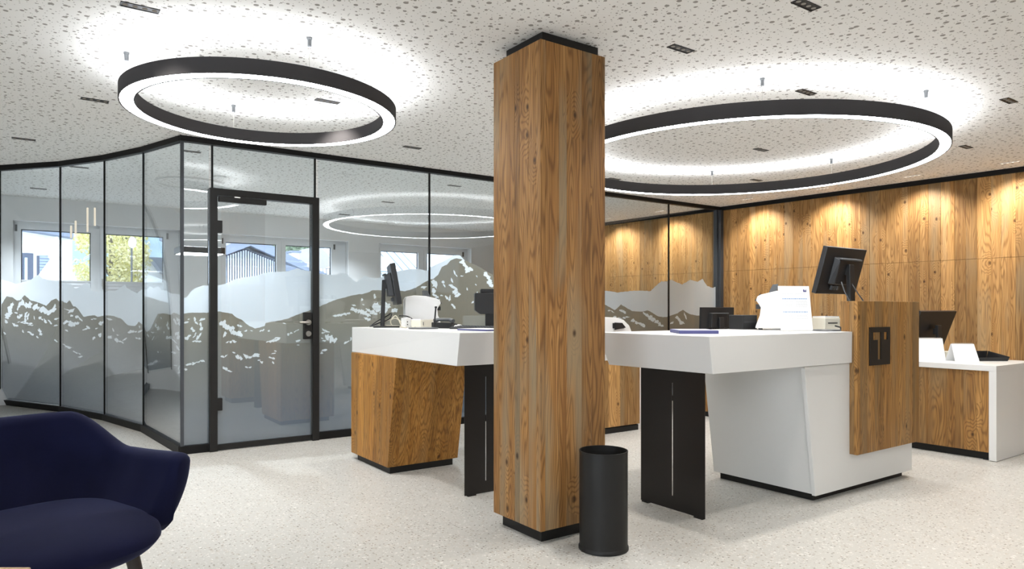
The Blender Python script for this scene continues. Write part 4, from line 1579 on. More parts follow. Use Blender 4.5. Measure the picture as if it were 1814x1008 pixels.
def calendar(label, org, yaw, w, h, d):
    t = thing('desk_calendar', label, 'calendar', org)
    bm = NB()
    prism(bm, [(-w / 2, -d / 2, .001), (w / 2, -d / 2, .001), (w / 2 * .93, -.004, h), (-w / 2 * .93, -.004, h)], (0, -.002, 0))
    mk('front_sheet', local(bm, org, yaw), PAPER, t, org=org)
    bm = NB()
    prism(bm, [(-w / 2, d / 2, .001), (w / 2, d / 2, .001), (w / 2 * .93, .004, h), (-w / 2 * .93, .004, h)], (0, .003, 0))
    mk('back_sheet', local(bm, org, yaw), PAPER, t, org=org)
    bm = NB()
    box(bm, -w / 2, w / 2, -d / 2, d / 2, 0, .0018)
    mk('base_sheet', local(bm, org, yaw), PAPER, t, org=org)
    bm = NB()
    n = int(w * .86 / .011)
    for i in range(n):
        x = -w * .43 + w * .86 * (i + .5) / n
        tube(bm, [(x, .008 * math.cos(q), h - .002 + .009 * math.sin(q)) for q in [PI * 2 * k / 10 for k in range(11)]], .0014, 5)
    mk('spiral_binding', local(bm, org, yaw), STEEL, t, org=org)
    return t


calendar('larger blank white desk calendar in front of the leaning screen', (6.28, 2.76, DZT), math.radians(-48), .215, .185, .11)
calendar('smaller white spiral desk calendar beside the black tray', (6.34, 2.53, DZT), math.radians(-40), .19, .145, .15)
t = thing('letter_tray', 'open black letter tray at the end of the waterfall desk', 'tray', (6.66, 2.50, DZT))
o3 = (6.66, 2.50, DZT)
yw = math.radians(-35)
bm = NB()
box(bm, -.12, .12, -.13, .13, 0, .005)
mk('floor_plate', local(bm, o3, yw), BPLASTIC, t, org=o3)
for nm, q in (('side_wall', [(-.12, -.13, .005), (-.12, .13, .005), (-.135, .13, .07), (-.135, -.13, .035)]),
              ('side_wall', [(.12, -.13, .005), (.12, .13, .005), (.135, .13, .07), (.135, -.13, .035)]),
              ('back_wall', [(-.12, .13, .005), (.12, .13, .005), (.135, .135, .07), (-.135, .135, .07)]),
              ('front_lip', [(-.12, -.13, .005), (.12, -.13, .005), (.12, -.135, .03), (-.12, -.135, .03)])):
    bm = NB()
    prism(bm, q, (.0, .003, 0) if 'wall' not in nm or nm == 'back_wall' else (.003, 0, 0))
    mk(nm, local(bm, o3, yw), BPLASTIC, t, org=o3)
simple_box('tape_dispenser', 'small cream and black dispenser between the two calendars', 'dispenser', (6.42, 2.68, DZT), (.07, .06, .075), math.radians(-30), CREAM,
           extra=[('roll', BPLASTIC, (-.02, .02, -.0345, -.0305, .02, .055))])

# ------------------------------------------------------------------ ring lamps
def ring_lamp(label, cX, cY, R, zb, zt, w, mounts):
    a, b = AB(cX, cY)
    t = thing('ring_pendant', label, 'pendant lamp', (a, b, zb), 'round ring pendants')
    n = 144
    th = .007
    for nm, r0, r1 in (('outer_band', R - th, R), ('inner_band', R - w, R - w + th)):
        bm = NB()
        lathe(bm, [(r0, zb), (r1, zb), (r1, zt), (r0, zt)], (a, b, 0), n, close=True)
        mk(nm, bm, RINGDARK, t, smooth=True)
    bm = NB()
    zm = (zb + zt) / 2
    lathe(bm, [(R - w + th + .0004, zm - .008), (R - th - .0004, zm - .008), (R - th - .0004, zm + .008), (R - w + th + .0004, zm + .008)], (a, b, 0), n, close=True)
    mk('carrier', bm, RINGDARK, t, smooth=True)
    for nm, z0, z1, m in (('lower_diffuser', zb + .0015, zb + .006, EM_DN), ('upper_diffuser', zt - .006, zt - .0015, EM_UP)):
        bm = NB()
        lathe(bm, [(R - w + th + .0004, z0), (R - th - .0004, z0), (R - th - .0004, z1), (R - w + th + .0004, z1)], (a, b, 0), n, close=True)
        mk(nm, bm, m, t, smooth=True)
    for (x, y) in mounts:
        ma, mb = onz(x, y, CEIL)
        d = Vector((ma - a, mb - b)).normalized() * (R - w / 2)
        p = (a + d.x, b + d.y)
        bm = NB()
        tube(bm, [(p[0], p[1], zt - .01), (p[0], p[1], CEIL - .02)], .0016, 6)
        mk('suspension_cable', bm, STEEL, t)
        bm = NB()
        lathe(bm, [(.001, -.046), (.0105, -.046), (.0115, -.012), (.015, -.010), (.015, 0), (.001, 0)], (p[0], p[1], CEIL), 20)
        mk('ceiling_mount', bm, GPLASTIC, t, smooth=True)
    return t


ring_lamp('smaller dark ring pendant with lit edges above the glass door', -1.462, 4.11, .763, 2.298, 2.376, .082, [(222.3, 92.4), (547.5, 67), (413.3, 186.7)])
ring_lamp('larger dark ring pendant with lit edges above the right counter', 1.80, 5.52, 1.444, 2.302, 2.394, .082, [(1350.8, 137.8), (1262, 302), (1635, 161.5), (1477, 282)])

# two unseen rings added for fill; a mirror image suggests the left one
ring_lamp('ring pendant hanging behind the viewpoint, left', -0.9, -1.3, .763, 2.298, 2.376, .082, [(222.3, 92.4), (547.5, 67), (413.3, 186.7)])
ring_lamp('ring pendant hanging behind the viewpoint, right', 2.6, .9, .763, 2.298, 2.376, .082, [(222.3, 92.4), (547.5, 67), (413.3, 186.7)])


# ------------------------------------------------------------------ downlights
def spot(parent, org, watts, size, col, aim=(0, 0, -1), blend=.8, rad=.03):
    d = bpy.data.lights.new('spot_beam', 'SPOT')
    d.energy = watts
    d.spot_size = math.radians(size)
    d.spot_blend = blend
    d.shadow_soft_size = rad
    d.color = col
    o = bpy.data.objects.new('spot_beam', d)
    COL.objects.link(o)
    place(o, parent, org)
    o.rotation_euler = Vector(aim).to_track_quat('-Z', 'Y').to_euler()
    return o


def downlight(label, a, b, along='a', ln=.16, wd=.054, watts=SPOT_W, size=100, col=WARM, body=BLACK, lens=EM_SPOT, aim=(0, 0, -1), group='recessed black slot downlights', cells=4):
    t = thing('slot_downlight', label, 'downlight', (a, b, CEIL - .004), group)
    ang = 0 if along == 'a' else PI / 2
    bm = NB()
    h, w = ln / 2, wd / 2
    fr_ = .004
    box(bm, -h, h, -w, -w + fr_, -.004, 0)
    box(bm, -h, h, w - fr_, w, -.004, 0)
    box(bm, -h, -h + fr_, -w + fr_, w - fr_, -.004, 0)
    box(bm, h - fr_, h, -w + fr_, w - fr_, -.004, 0)
    mk('trim_frame', local(bm, (a, b, CEIL), ang), body, t)
    bm = NB()
    box(bm, -h + fr_, h - fr_, -w + fr_, w - fr_, -.0016, 0)
    mk('recess_plate', local(bm, (a, b, CEIL), ang), body, t)
    for i in range(cells):
        bm = NB()
        x = -h + (i + .5) * ln / cells
        cyl(bm, (x, 0, 0), min(.011, wd * .3), min(.011, wd * .3), -.0028, -.0018, 14)
        mk('lens', local(bm, (a, b, CEIL), ang), lens, t)
    if watts:
        spot(t, (a, b, CEIL - .012), watts, size, col, aim)
    return t


DL = [((248, 13), 'black slot downlight at the top edge left of the small ring'), ((168, 177), 'black slot downlight left of the small ring'), ((42, 246), 'black slot downlight near the far left ceiling edge'),
      ((580, 179), 'black slot downlight seen inside the small ring'), ((730, 261), 'black slot downlight between small ring and column'), ((1206, 86), 'black slot downlight just right of the column top'),
      ((1428, 8), 'black slot downlight at the top edge above the large ring'), ((1428, 163), 'black slot downlight touching the upper rim of the large ring'), ((1787, 178), 'black slot downlight right of the large ring'),
      ((1711, 260), 'black slot downlight below right of the large ring'), ((1348, 265), 'black slot downlight in the middle of the large ring'), ((1340, 319), 'black slot downlight at the lower rim of the large ring'),
      ((1088, 317), 'black slot downlight at the left end of the large ring')]
for (x, y), lb in DL:
    a, b = onz(x, y, CEIL)
    downlight(lb, a, b)
OD = [((68, 334), 'slot downlight behind the leftmost glass pane'), ((338, 268), 'slot downlight behind the narrow pane at the glass corner'), ((805, 329), 'slot downlight behind the glass left of the column'),
      ((687, 358), 'slot downlight behind the glass above the right office window'), ((610, 380), 'far slot downlight behind the glass next to the door frame'), ((140, 296), 'slot downlight behind the second glass pane from the left')]
for (x, y), lb in OD:
    a, b = onz(x, y, CEIL)
    downlight(lb, a, b, watts=OFFICE_W, size=120, col=NEUT)
WW = [(5.37, 'white slot wall washer over the wood wall near the glass corner'), (3.47, 'white slot wall washer over the wood wall, middle one'), (2.62, 'white slot wall washer over the wood wall at the right edge')]
WSLOT = plain('white_slot', (.7, .69, .66), .6)
for b, lb in WW + [(4.42, 'white slot wall washer over the wood wall below the large ring')]:
    downlight(lb, wall_a(b) - .36, b, along='b', ln=.17, wd=.03, watts=WASH_W, size=112, col=WARM, body=WSLOT, lens=EM_WASH, aim=(.42, 0, -1), group='wall washers over the wood wall')
for b, lb in ((6.75, 'wall washer over the wood wall just behind the glass'), (7.75, 'wall washer over the wood wall deeper behind the glass')):
    downlight(lb, wall_a(b) - .36, b, along='b', ln=.17, wd=.03, watts=WASH_W, size=112, col=WARM, body=WSLOT, lens=EM_WASH, aim=(.42, 0, -1), group='wall washers behind the glass')
# unseen downlights added around the viewpoint for fill light
for a, b, lb in [(-1.4, 1.0, 'left of the viewpoint'), (0.6, 0.6, 'just ahead of the viewpoint'), (2.9, .2, 'right of the viewpoint'), (5.0, .3, 'in front of the waterfall desk'), (6.9, .6, 'over the near end of the wood wall'), (-1.5, 3.6, 'above the armchair corner'),
                 (1.2, -1.6, 'behind the viewpoint'), (4.0, -1.7, 'behind and right of the viewpoint'), (-2.4, 6.0, 'left of the curved glass'), (7.0, -1.4, 'in the far right rear corner'), (-1.2, -1.4, 'behind and left of the viewpoint')]:
    downlight('black slot downlight outside the picture ' + lb, a, b, group='downlights outside the picture', cells=0)

# ------------------------------------------------------------------ armchair
chX, chY = -1.613, 2.37
ch_a, ch_b = AB(chX, chY)
chair = thing('armchair', 'navy blue velvet tub armchair with dark legs in the lower left', 'armchair', (ch_a, ch_b, 0))
FACE = math.atan2(-.6, .8)                 # facing direction in world
yaw_c = FACE + PI / 2 - ANG                # local -y is the front


def smooth(t):
    t = max(0, min(1, t))
    return t * t * (3 - 2 * t)


PLAN = [(0, .335), (.13, .33), (.245, .285), (.325, .19), (.365, .06), (.385, -.08), (.40, -.215)]
PC = curve_pts([(-x, y, 0) for x, y in PLAN[:0:-1]] + [(x, y, 0) for x, y in PLAN], 72)


def shell_section(i, shrink=0.0, push=0.0):
    """closed cross-section of the tub at point i of its plan curve"""
    n_ = len(PC)
    p = PC[i]
    tg = (PC[min(i + 1, n_ - 1)] - PC[max(i - 1, 0)]).normalized()
    nrm = Vector((-tg.y, tg.x, 0))
    if nrm.dot(Vector((p.x, p.y - .0, 0))) < 0:
        nrm = -nrm
    s_ = abs(i / (n_ - 1) * 2 - 1)
    top = .755 - .135 * smooth((s_ - .26) / .36) + .008 * smooth((s_ - .7) / .3)
    thick = .058 + .022 * smooth((s_ - .45) / .4)

    def scale(z):
        t = (z - .30) / (top - .30)
        return (.58 + .14 * smooth((s_ - .6) / .4)) + (.44 - .14 * smooth((s_ - .6) / .4)) * math.sin(min(1, max(0, t) * 1.05) * PI / 2) ** .75

    n = 10
    zlo_ = .325 + .022 * smooth((s_ - .7) / .3)
    zs = [zlo_ + (top - .032 - zlo_) * k / (n - 1) for k in range(n)]
    o_ = [(p * scale(z), z) for z in zs]
    i_ = [(p * scale(z) - nrm * thick * (1.0 + .5 * (1 - (z - .325) / (top - .325))), z) for z in zs]
    oc, ic = o_[-1][0], i_[-1][0]
    mid, hv = (oc + ic) / 2, (oc - ic) / 2
    arc = [(mid + hv * math.cos(q), top - .032 + .034 * math.sin(q)) for q in [PI * k2 / 8 for k2 in range(1, 8)]]
    prof = [Vector((v.x, v.y, z)) for v, z in o_ + arc + i_[::-1]]
    c = sum(prof, Vector()) / len(prof)
    sg = 1 if i > n_ // 2 else -1
    out = []
    for q in prof:
        d = q - c
        tz = (q.z - .325) / (top - .325)
        out.append(c + Vector((d.x * (1 - shrink), d.y * (1 - shrink), d.z * (1 - shrink * .30))) + tg * sg * push * (.35 + .65 * tz))
    return out


bm = NB()
NP = len(PC)
caps = [(.92, .052), (.66, .046), (.40, .036), (.18, .022), (.05, .010)]
secs = [(0, sh, pu) for sh, pu in caps] + [(i, 0, 0) for i in range(NP)] + [(NP - 1, sh, pu) for sh, pu in caps[::-1]]
prev = None
for i, sh, pu in secs:
    row = [bm.verts.new(p) for p in shell_section(i, sh, pu)]
    if prev:
        for k in range(len(row)):
            j = (k + 1) % len(row)
            bm.faces.new([prev[k], prev[j], row[j], row[k]])
    else:
        bm.faces.new(row[::-1])
    prev = row
bm.faces.new(prev)
mk('tub_shell', local(bm, (ch_a, ch_b, 0), yaw_c), VELVET, chair, smooth=True, org=(ch_a, ch_b, 0))
# seat: a thick rounded cushion body
bm = NB()
bmesh.ops.create_uvsphere(bm, u_segments=56, v_segments=28, radius=1)


def se(q, e):
    return math.copysign(abs(q) ** e, q)


for v in bm.verts:
    x, y, z = v.co
    rxy = math.hypot(x, y)
    an = math.atan2(y, x)
    cxx, cyy = se(math.cos(an), .70), se(math.sin(an), .70)
    rr = rxy ** .55
    zz = se(z, .85)
    low = 1.0 if zz > 0 else 1 + .16 * zz
    v.co = Vector((.310 * cxx * rr * low, -.06 + .335 * cyy * rr * low, .385 + (.072 if zz > 0 else .088) * zz - .035 * max(0, -(cyy * rr) - .35)))
mk('seat_cushion', local(bm, (ch_a, ch_b, 0), yaw_c), VELVET, chair, smooth=True, org=(ch_a, ch_b, 0))
for sx, sy in ((-1, -1), (1, -1), (-1, 1), (1, 1)):
    bm = NB()
    tube(bm, [(sx * .195, sy * .185 - .01, .36), (sx * .205, sy * .195 - .01, .31), (sx * .255, sy * .245 - .01, 0)], [.024, .024, .014], 16)
    mk('leg', local(bm, (ch_a, ch_b, 0), yaw_c), DARKWOOD, chair, smooth=True, org=(ch_a, ch_b, 0))

# small table, only its far edge reaches into the picture
ta, tb = AB(-1.45, 1.285)
t = thing('side_table', 'pale wooden table edge in the bottom left corner', 'table', (ta, tb, 0))
bm = NB()
box(bm, -.33, .33, -.33, .33, .525, .552)
bev(bm, .004, 2)
mk('table_top', local(bm, (ta, tb, 0), -ANG), WOOD_TAB, t, org=(ta, tb, 0))
for sx in (-1, 1):
    for sy in (-1, 1):
        bm = NB()
        tube(bm, [(sx * .27, sy * .27, 0), (sx * .25, sy * .25, .526)], [.014, .02], 12)
        mk('leg', local(bm, (ta, tb, 0), -ANG), DARKWOOD, t, smooth=True, org=(ta, tb, 0))

# ------------------------------------------------------------------ office behind the glass
# flat black pendant
(pa0, pz0), (pa1, pz1) = onb(318, 446, 8.3), onb(397, 452, 8.3)
t = thing('box_pendant', 'flat black box pendant behind the glass beside the door frame', 'pendant lamp', ((pa0 + pa1) / 2, 8.4, pz1))
bm = NB()
zc = pz1 + .01
box(bm, pa0, pa1, 8.25, 8.65, zc, zc + .07)
bev(bm, .003, 1)
mk('housing', bm, BPLASTIC, t)
bm = NB()
box(bm, pa0 + .02, pa1 - .02, 8.27, 8.63, zc - .004, zc - .0005)
mk('diffuser', bm, EM_DN, t)
for x in (pa0 + .06, pa1 - .06):
    bm = NB()
    tube(bm, [(x, 8.45, zc + .068), (x, 8.45, CEIL)], .002, 6)
    mk('suspension_cable', bm, STEEL, t)
# round ceiling panel
oa, ob = onz(337, 322.5, CEIL)
t = thing('ceiling_disc', 'round perforated ceiling panel behind the corner glass', 'ceiling panel', (oa, ob, CEIL - .02))
bm = NB()
lathe(bm, [(.001, -.014), (.33, -.014), (.33, 0), (.001, 0)], (oa, ob, CEIL), 64)
mk('panel', bm, CEILMAT, t, smooth=True)
bm = NB()
lathe(bm, [(.331, -.018), (.337, -.018), (.337, 0), (.331, 0)], (oa, ob, CEIL), 64, close=True)
mk('edge_ring', bm, WSLOT, t, smooth=True)
# tube lamps mirrored in the glass, built as glowing tubes inside the office
TUBE = emit('tube_glow', (1.0, .86, .68), .55)
for (x, y0, y1), lb in zip([(155, 368, 411), (168, 368, 400), (134, 391, 415), (126, 400, 422)], ['leftmost tall slim tube pendant behind the second glass pane', 'slim tube pendant nearest the second glass joint', 'short slim tube pendant above the window mullion', 'lowest short slim tube pendant behind the second glass pane']):
    a, z1_ = onb(x, y0, 9.9)
    z0_ = onb(x, y1, 9.9)[1]
    t = thing('tube_pendant', lb, 'pendant lamp', (a, 9.9, z0_), 'slim tube pendants')
    bm = NB()
    cyl(bm, (a, 9.9, 0), .011, .011, z0_, z1_, 12)
    mk('tube', bm, TUBE, t, smooth=True)
    bm = NB()
    tube(bm, [(a, 9.9, z1_), (a, 9.9, CEIL)], .0015, 6)
    mk('cord', bm, WSLOT, t)

# ------------------------------------------------------------------ outside the office windows
ROOFGREY = plain('grey_roof', (.16, .19, .25), .6, noise=.15, nscale=3)
HWHITE = plain('white_render', (.80, .82, .84), .9)
SHUT = plain('dark_shutter', (.07, .085, .13), .6)
SLAT = plain('pale_slat', (.72, .76, .82), .7)
SLATBACK = plain('dark_gap', (.10, .13, .19), .8)
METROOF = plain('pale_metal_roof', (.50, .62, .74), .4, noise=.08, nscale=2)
BARK = plain('bark', (.10, .08, .06), .9, noise=.3)
LEAF1 = leaf_mat('autumn_leaves', (.50, .46, .13), (.80, .76, .52))
LEAF2 = leaf_mat('dark_needles', (.03, .05, .05), (.08, .11, .10))
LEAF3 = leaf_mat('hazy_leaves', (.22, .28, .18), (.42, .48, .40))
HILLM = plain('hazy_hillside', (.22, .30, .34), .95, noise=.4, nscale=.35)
CANVAS = plain('white_canvas', (.84, .85, .87), .85)
GROUND = plain('outside_paving', (.42, .44, .46), .9)
bm = NB()
box(bm, -30, 40, B1 + .6, 95, -1.6, -1.5)
tag(mk('ground', bm, GROUND, None), 'paved ground outside the office windows', 'ground', kind='structure')
bm = NB()
n = 40
for i in range(n + 1):
    a = -70 + 150 * i / n
    h = 15 + 5 * math.sin(i * .7) + 3 * math.sin(i * 1.9)
    v0, v1, v2 = bm.verts.new((a, 62, -1.5)), bm.verts.new((a, 92, h)), bm.verts.new((a, 95, -1.5))
    if i:
        bm.faces.new([p0, v0, v1, p1])
        bm.faces.new([p1, v1, v2, p2])
    p0, p1, p2 = v0, v1, v2
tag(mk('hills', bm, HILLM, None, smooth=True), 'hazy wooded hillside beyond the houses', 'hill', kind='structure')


def leaves(name, parent, mat, blobs, count, size, seed):
    r = random.Random(seed)
    bm = NB()
    for _ in range(count):
        c, R = r.choice(blobs)
        while True:
            d = Vector((r.uniform(-1, 1), r.uniform(-1, 1), r.uniform(-1, 1)))
            if d.length < 1:
                break
        p = Vector(c) + Vector((d.x * R[0], d.y * R[1], d.z * R[2]))
        s = size * r.uniform(.6, 1.3)
        u = Vector((r.uniform(-1, 1), r.uniform(-1, 1), r.uniform(-1, 1))).normalized()
        w = u.cross(Vector((r.uniform(-1, 1), r.uniform(-1, 1), r.uniform(-1, 1)))).normalized()
        vs = [bm.verts.new(p + u * s), bm.verts.new(p + w * s * .5), bm.verts.new(p - u * s), bm.verts.new(p - w * s * .5)]
        bm.faces.new(vs)
    return tag(mk(name, bm, mat, parent, fix=False), kind='stuff')


def tree(name, label, px0, px1, py0, py1, b, mat, count, size, seed):
    (a0, z1_), (a1, z0_) = onb(px0, py0, b), onb(px1, py1, b)
    c = (a0 + a1) / 2
    t = thing(name, label, 'tree', (c, b, -1.5), 'trees outside')
    r = random.Random(seed)
    bm = NB()
    tube(bm, [(c, b, -1.5), (c + .1, b, (z0_ + z1_) / 2), (c, b, z1_ - .2)], [.14, .09, .03], 8)
    for k in range(6):
        z = z0_ + (z1_ - z0_) * r.uniform(.1, .7)
        tube(bm, [(c, b, z - .3), (c + r.uniform(-1, 1) * (a1 - a0) * .4, b + r.uniform(-.6, .6), z + .4)], [.04, .012], 5)
    mk('trunk', bm, BARK, t)
    blobs = []
    for k in range(70):
        blobs.append(((r.uniform(a0, a1), b + r.uniform(-.8, .8), r.uniform(z0_, z1_)), ((a1 - a0) * .16, .5, (z1_ - z0_) * .16)))
    leaves('foliage', t, mat, blobs, count, size, seed + 1)
    return t


tree('autumn_tree', 'yellow-green autumn tree seen through the left window', 130, 256, 400, 545, 18.2, LEAF1, 9000, .042, 11)
tree('dark_conifer', 'dark conifer behind the yellow tree in the left window', 212, 246, 408, 500, 21.5, LEAF2, 2500, .07, 12)
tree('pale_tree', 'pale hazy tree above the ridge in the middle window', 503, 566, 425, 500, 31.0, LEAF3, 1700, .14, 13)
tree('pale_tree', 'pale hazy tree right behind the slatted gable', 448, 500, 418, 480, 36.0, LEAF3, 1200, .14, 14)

# white house with dark eaves, shutter and blind
HB = 14.6
t = thing('white_house', 'white house wall under a dark sloping eave in the left window', 'house', (onb(60, 450, HB)[0], HB + 1.5, -1.5))
q = [onb(-30, 560, HB), onb(128, 560, HB), onb(128, 421, HB), onb(-30, 398, HB)]
bm = NB()
prism(bm, [(q[0][0], HB, -1.5), (q[1][0], HB, -1.5), (q[2][0], HB, q[2][1]), (q[3][0], HB, q[3][1])], (0, 1.6, 0))
mk('wall', bm, HWHITE, t)
q = [onb(-40, 398, HB), onb(128, 424, HB), onb(129, 405, HB), onb(-40, 372, HB)]
bm = NB()
prism(bm, [(x, HB - .35, z) for x, z in q], (0, 2.0, 0))
mk('eave', bm, ROOFGREY, t)
for nm, x0, x1, y0, y1 in (('shuttered_window', 36, 59, 448, 500), ('slatted_blind', 65, 96, 453, 500)):
    (a0, z1_), (a1, z0_) = onb(x0, y0, HB), onb(x1, y1, HB)
    bm = NB()
    if nm == 'shuttered_window':
        box(bm, a0, a1, HB - .03, HB, z0_, z1_)
        mk(nm, bm, SHUT, t)
        bm = NB()
        box(bm, a0 + .06, a0 + (a1 - a0) * .55, HB - .04, HB - .031, z0_, z1_ - .08)
        mk('pane', bm, METROOF, t)
    else:
        box(bm, a0, a1, HB - .03, HB, z0_, z1_)
        wnd = mk('blind_recess', bm, SHUT, t)
        k = 9
        for i in range(k):
            bm = NB()
            z = z0_ + (z1_ - z0_) * (i + .15) / k
            hexa(bm, [(a0 + .04, HB - .05, z), (a1 - .04, HB - .05, z), (a1 - .04, HB - .031, z + .03), (a0 + .04, HB - .031, z + .03),
                      (a0 + .04, HB - .05, z + .022), (a1 - .04, HB - .05, z + .022), (a1 - .04, HB - .031, z + .052), (a0 + .04, HB - .031, z + .052)])
            mk('slat', bm, plain('blind_slat', (.28, .33, .43), .6) if i == 0 else bpy.data.materials['blind_slat'], wnd)
# folded parasol
PB = 13.4
(c0_, ztp), (_, zbt) = onb(101, 424, PB), onb(101, 500, PB)
t = thing('closed_parasol', 'folded white parasol in front of the white house', 'parasol', (c0_, PB, -1.5))
bm = NB()
n = 28
rings = []
H_ = ztp - zbt
for f_, r_ in ((0, .015), (.04, .04), (.25, .07), (.42, .10), (.47, .075), (.6, .12), (.8, .19), (1.0, .24), (1.3, .20)):
    rings.append([bm.verts.new((c0_ + r_ * (1 + .22 * math.cos(k * 6 * 2 * PI / n)) * math.cos(2 * PI * k / n), PB + r_ * (1 + .22 * math.cos(k * 6 * 2 * PI / n)) * math.sin(2 * PI * k / n), ztp - f_ * H_)) for k in range(n)])
for A_, B_ in zip(rings, rings[1:]):
    for k in range(n):
        bm.faces.new([A_[k], A_[(k + 1) % n], B_[(k + 1) % n], B_[k]])
mk('canopy', bm, CANVAS, t, smooth=True)
bm = NB()
tube(bm, [(c0_, PB, -1.5), (c0_, PB, ztp + .04)], .02, 8)
mk('pole', bm, STEEL, t)
# satellite dish
SB = 16.9
sa_, sz_ = onb(234, 429, SB)
t = thing('satellite_dish', 'white satellite dish before the dark conifer', 'dish', (sa_, SB, -1.5))
bm = NB()
lathe(bm, [(.001, 0), (.10, .012), (.19, .04), (.20, .05), (.185, .045), (.10, .022), (.001, .012)], (0, 0, 0), 32)
bmesh.ops.transform(bm, matrix=Matrix.Translation((sa_, SB, sz_)) @ Matrix.Rotation(PI / 2 + .25, 4, 'X') @ Matrix.Scale(.62, 4) @ Matrix.Scale(.62, 4, (1, 0, 0)), verts=bm.verts)
mk('reflector', bm, HWHITE, t, smooth=True)
bm = NB()
tube(bm, [(sa_, SB + .08, -1.5), (sa_, SB + .08, sz_)], .02, 8)
mk('mast', bm, GPLASTIC, t)
# flat-roofed pale building, right in window 1
FB = 20
(a0, z1_), (a1, z0_) = onb(250, 461, FB), onb(330, 520, FB)
t = thing('flat_roof_house', 'pale flat-roofed building in the right pane of the left window', 'house', ((a0 + a1) / 2, FB + 1, -1.5))
bm = NB()
box(bm, a0, a1, FB, FB + 3, -1.5, z1_)
mk('wall', bm, HWHITE, t)
bm = NB()
box(bm, a0 - .05, a1, FB - .15, FB + 3, z1_ + .001, z1_ + .08)
mk('roof_edge', bm, ROOFGREY, t)
(a0, z1_), (a1, z0_) = onb(272, 461, FB - .6), onb(330, 500, FB - .6)
bm = NB()
prism(bm, [(a0, FB - .6, z1_), (a1, FB - .6, z1_), (a1, FB - .6, z0_), (a0 + (a1 - a0) * .25, FB - .6, z0_ + .25)], (0, .55, 0))
mk('bay', bm, ROOFGREY, t)
# slatted gable building
GBB = 15.0
ap = onb(433, 440, GBB)
e0, e1 = onb(385, 456, GBB), onb(500, 466, GBB)
t = thing('slatted_barn', 'barn gable with vertical pale slats in the middle window', 'barn', (ap[0], GBB + 2, -1.5))
bm = NB()
prism(bm, [(e0[0], GBB + .06, -1.5), (e1[0], GBB + .06, -1.5), (e1[0], GBB + .06, e1[1]), (ap[0], GBB + .06, ap[1]), (e0[0], GBB + .06, e0[1])], (0, 5, 0))
mk('backing', bm, SLATBACK, t)
a = e0[0]
while a < e1[0]:
    z = ap[1] + (e0[1] - ap[1]) * (ap[0] - a) / (ap[0] - e0[0]) if a < ap[0] else ap[1] + (e1[1] - ap[1]) * (a - ap[0]) / (e1[0] - ap[0])
    bm = NB()
    box(bm, a, a + .026, GBB, GBB + .05, 0.4, z - .03)
    mk('slat', bm, SLAT, t)
    a += .050
for sgn in (0, 1):
    A_ = (ap[0], ap[1])
    E_ = onb(360, 466, GBB) if sgn == 0 else onb(530, 482, GBB)
    bm = NB()
    prism(bm, [(A_[0], GBB - .5, A_[1] + .02), (E_[0], GBB - .5, E_[1]), (E_[0], GBB - .5, E_[1] + .16), (A_[0], GBB - .5, A_[1] + .24)], (0, 6, .9))
    mk('roof', bm, ROOFGREY, t)
# second roof with chimney
RB = 21
t = thing('ridge_house', 'grey roof with chimney in the right pane of the middle window', 'house', (onb(540, 470, RB)[0], RB + 1.5, -1.5))
q = [onb(498, 500, RB), onb(600, 500, RB), onb(572, 481, RB), onb(505, 462, RB)]
bm = NB()
prism(bm, [(q[0][0], RB, -1.5), (q[1][0], RB, -1.5), (q[1][0], RB, q[1][1])] + [(x, RB, z) for x, z in q[2:]] + [(q[0][0], RB, q[3][1])], (0, 3, 0))
mk('roof', bm, ROOFGREY, t)
(a0, z1_), (a1, z0_) = onb(519, 447, RB), onb(532, 476, RB)
bm = NB()
box(bm, a0, a1, RB + .1, RB + .6, z0_, z1_)
ch_ = mk('chimney', bm, HWHITE, t)
bm = NB()
box(bm, a0 - .06, a1 + .06, RB + .05, RB + .65, z1_ - .3, z1_ - .22)
box(bm, a0 - .05, a1 + .05, RB + .05, RB + .65, z1_ + .001, z1_ + .06)
mk('chimney_cap', bm, ROOFGREY, ch_)
# arch building
(a0, z1_), (a1, z0_) = onb(563, 436, 24), onb(604, 490, 24)
t = thing('arched_house', 'white house with arched opening and balcony beside the door frame', 'house', ((a0 + a1) / 2, 25, -1.5))
bm = NB()
box(bm, a0, a1, 24, 26, -1.5, z1_)
mk('wall', bm, plain('grey_render', (.34, .32, .31), .9), t)
bm = NB()
pts = [(a0 + (a1 - a0) * .35, 23.97, z0_ + .3), (a1, 23.97, z0_ + .3)] + [(a1 - (a1 - a0) * .65 * (1 - math.cos(k * PI / 2 / 8)), 23.97, z0_ + .3 + (z1_ - z0_ - .9) * math.sin((8 - k) * PI / 2 / 8) if False else z0_ + .3 + (z1_ - z0_ - .9) * math.cos(k * PI / 2 / 8 * .98)) for k in range(9)]
prism(bm, pts, (0, .03, 0))
mk('arch', bm, HWHITE, t)
for i in range(7):
    bm = NB()
    x = a0 + (a1 - a0) * (i + .5) / 7
    box(bm, x - .02, x + .02, 23.8, 23.84, z0_ - .3, z0_ + .25)
    mk('balcony_bar', bm, HWHITE, t)
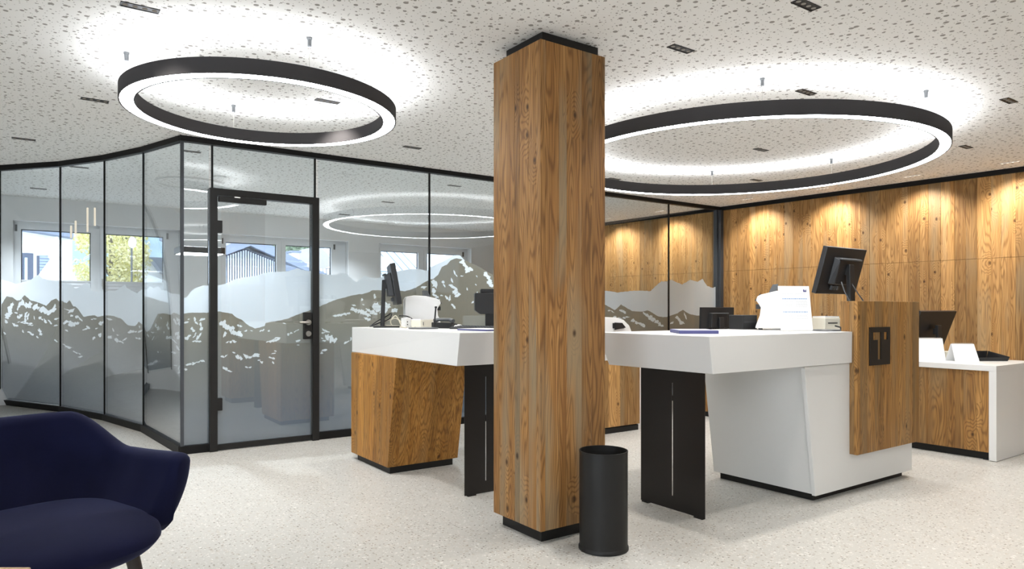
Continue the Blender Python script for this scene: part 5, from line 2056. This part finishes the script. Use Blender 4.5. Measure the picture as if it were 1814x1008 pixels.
# metal roof with skylight and seams
MB_ = 14.0
p00, p10, p11, p01 = onb(655, 497, MB_), onb(752, 486, MB_), onb(752, 430, MB_ + 3.0), onb(640, 420, MB_ + 3.0)
t = thing('metal_roof_house', 'pale blue metal roof with skylight in the right window', 'house', (p00[0], MB_ + 1.5, -1.5))
zr0, zr1 = 1.62, 3.0
ra0, ra1 = onb(640, 480, MB_)[0], onb(754, 480, MB_)[0] + .35
bm = NB()
prism(bm, [(ra0, MB_, zr0), (ra1, MB_, zr0), (ra1, MB_ + 3, zr1), (ra0, MB_ + 3, zr1)], (0, 0, -.08))
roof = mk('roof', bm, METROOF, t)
bm = NB()
box(bm, ra0 + .1, ra1 - .1, MB_ + .25, MB_ + 2.8, -1.5, zr0 - .02)
mk('wall', bm, HWHITE, t)
for i in range(9):
    a = ra0 + (ra1 - ra0) * (i + .5) / 9
    bm = NB()
    prism(bm, [(a, MB_ - .01, zr0 + .001), (a + .02, MB_ - .01, zr0 + .001), (a + .02 + .3, MB_ + 3, zr1 + .001), (a + .3, MB_ + 3, zr1 + .001)], (0, 0, .02))
    mk('seam', bm, ROOFGREY, roof)
bm = NB()
sa0 = ra0 + (ra1 - ra0) * .42
prism(bm, [(sa0, MB_ + .9, zr0 + .44), (sa0 + .5, MB_ + .9, zr0 + .44), (sa0 + .55, MB_ + 1.6, zr0 + .77), (sa0 + .05, MB_ + 1.6, zr0 + .77)], (0, 0, .06))
mk('skylight', bm, CANVAS, roof)
bm = NB()
box(bm, ra0, ra1, MB_ - .06, MB_ - .002, zr0 - .10, zr0 - .0)
mk('gutter', bm, ROOFGREY, roof)
# white block on the right
(a0, z1_), (a1, z0_) = onb(752, 436, 18), onb(850, 520, 18)
t = thing('white_block', 'plain white house seen in the right pane of the right window', 'house', ((a0 + a1) / 2, 19, -1.5))
bm = NB()
box(bm, a0, a1, 18, 20, -1.5, z1_)
mk('wall', bm, HWHITE, t)
(w0, y1), (w1, y0) = onb(756, 447, 18), onb(768, 480, 18)
bm = NB()
box(bm, w0, w1, 17.96, 17.999, y0, y1)
mk('grey_bay', bm, METROOF, t)
(w0, y1), (w1, y0) = onb(791, 447, 18), onb(800, 462, 18)
bm = NB()
box(bm, w0, w1, 17.96, 17.999, y0, y1)
mk('window', bm, METROOF, t)
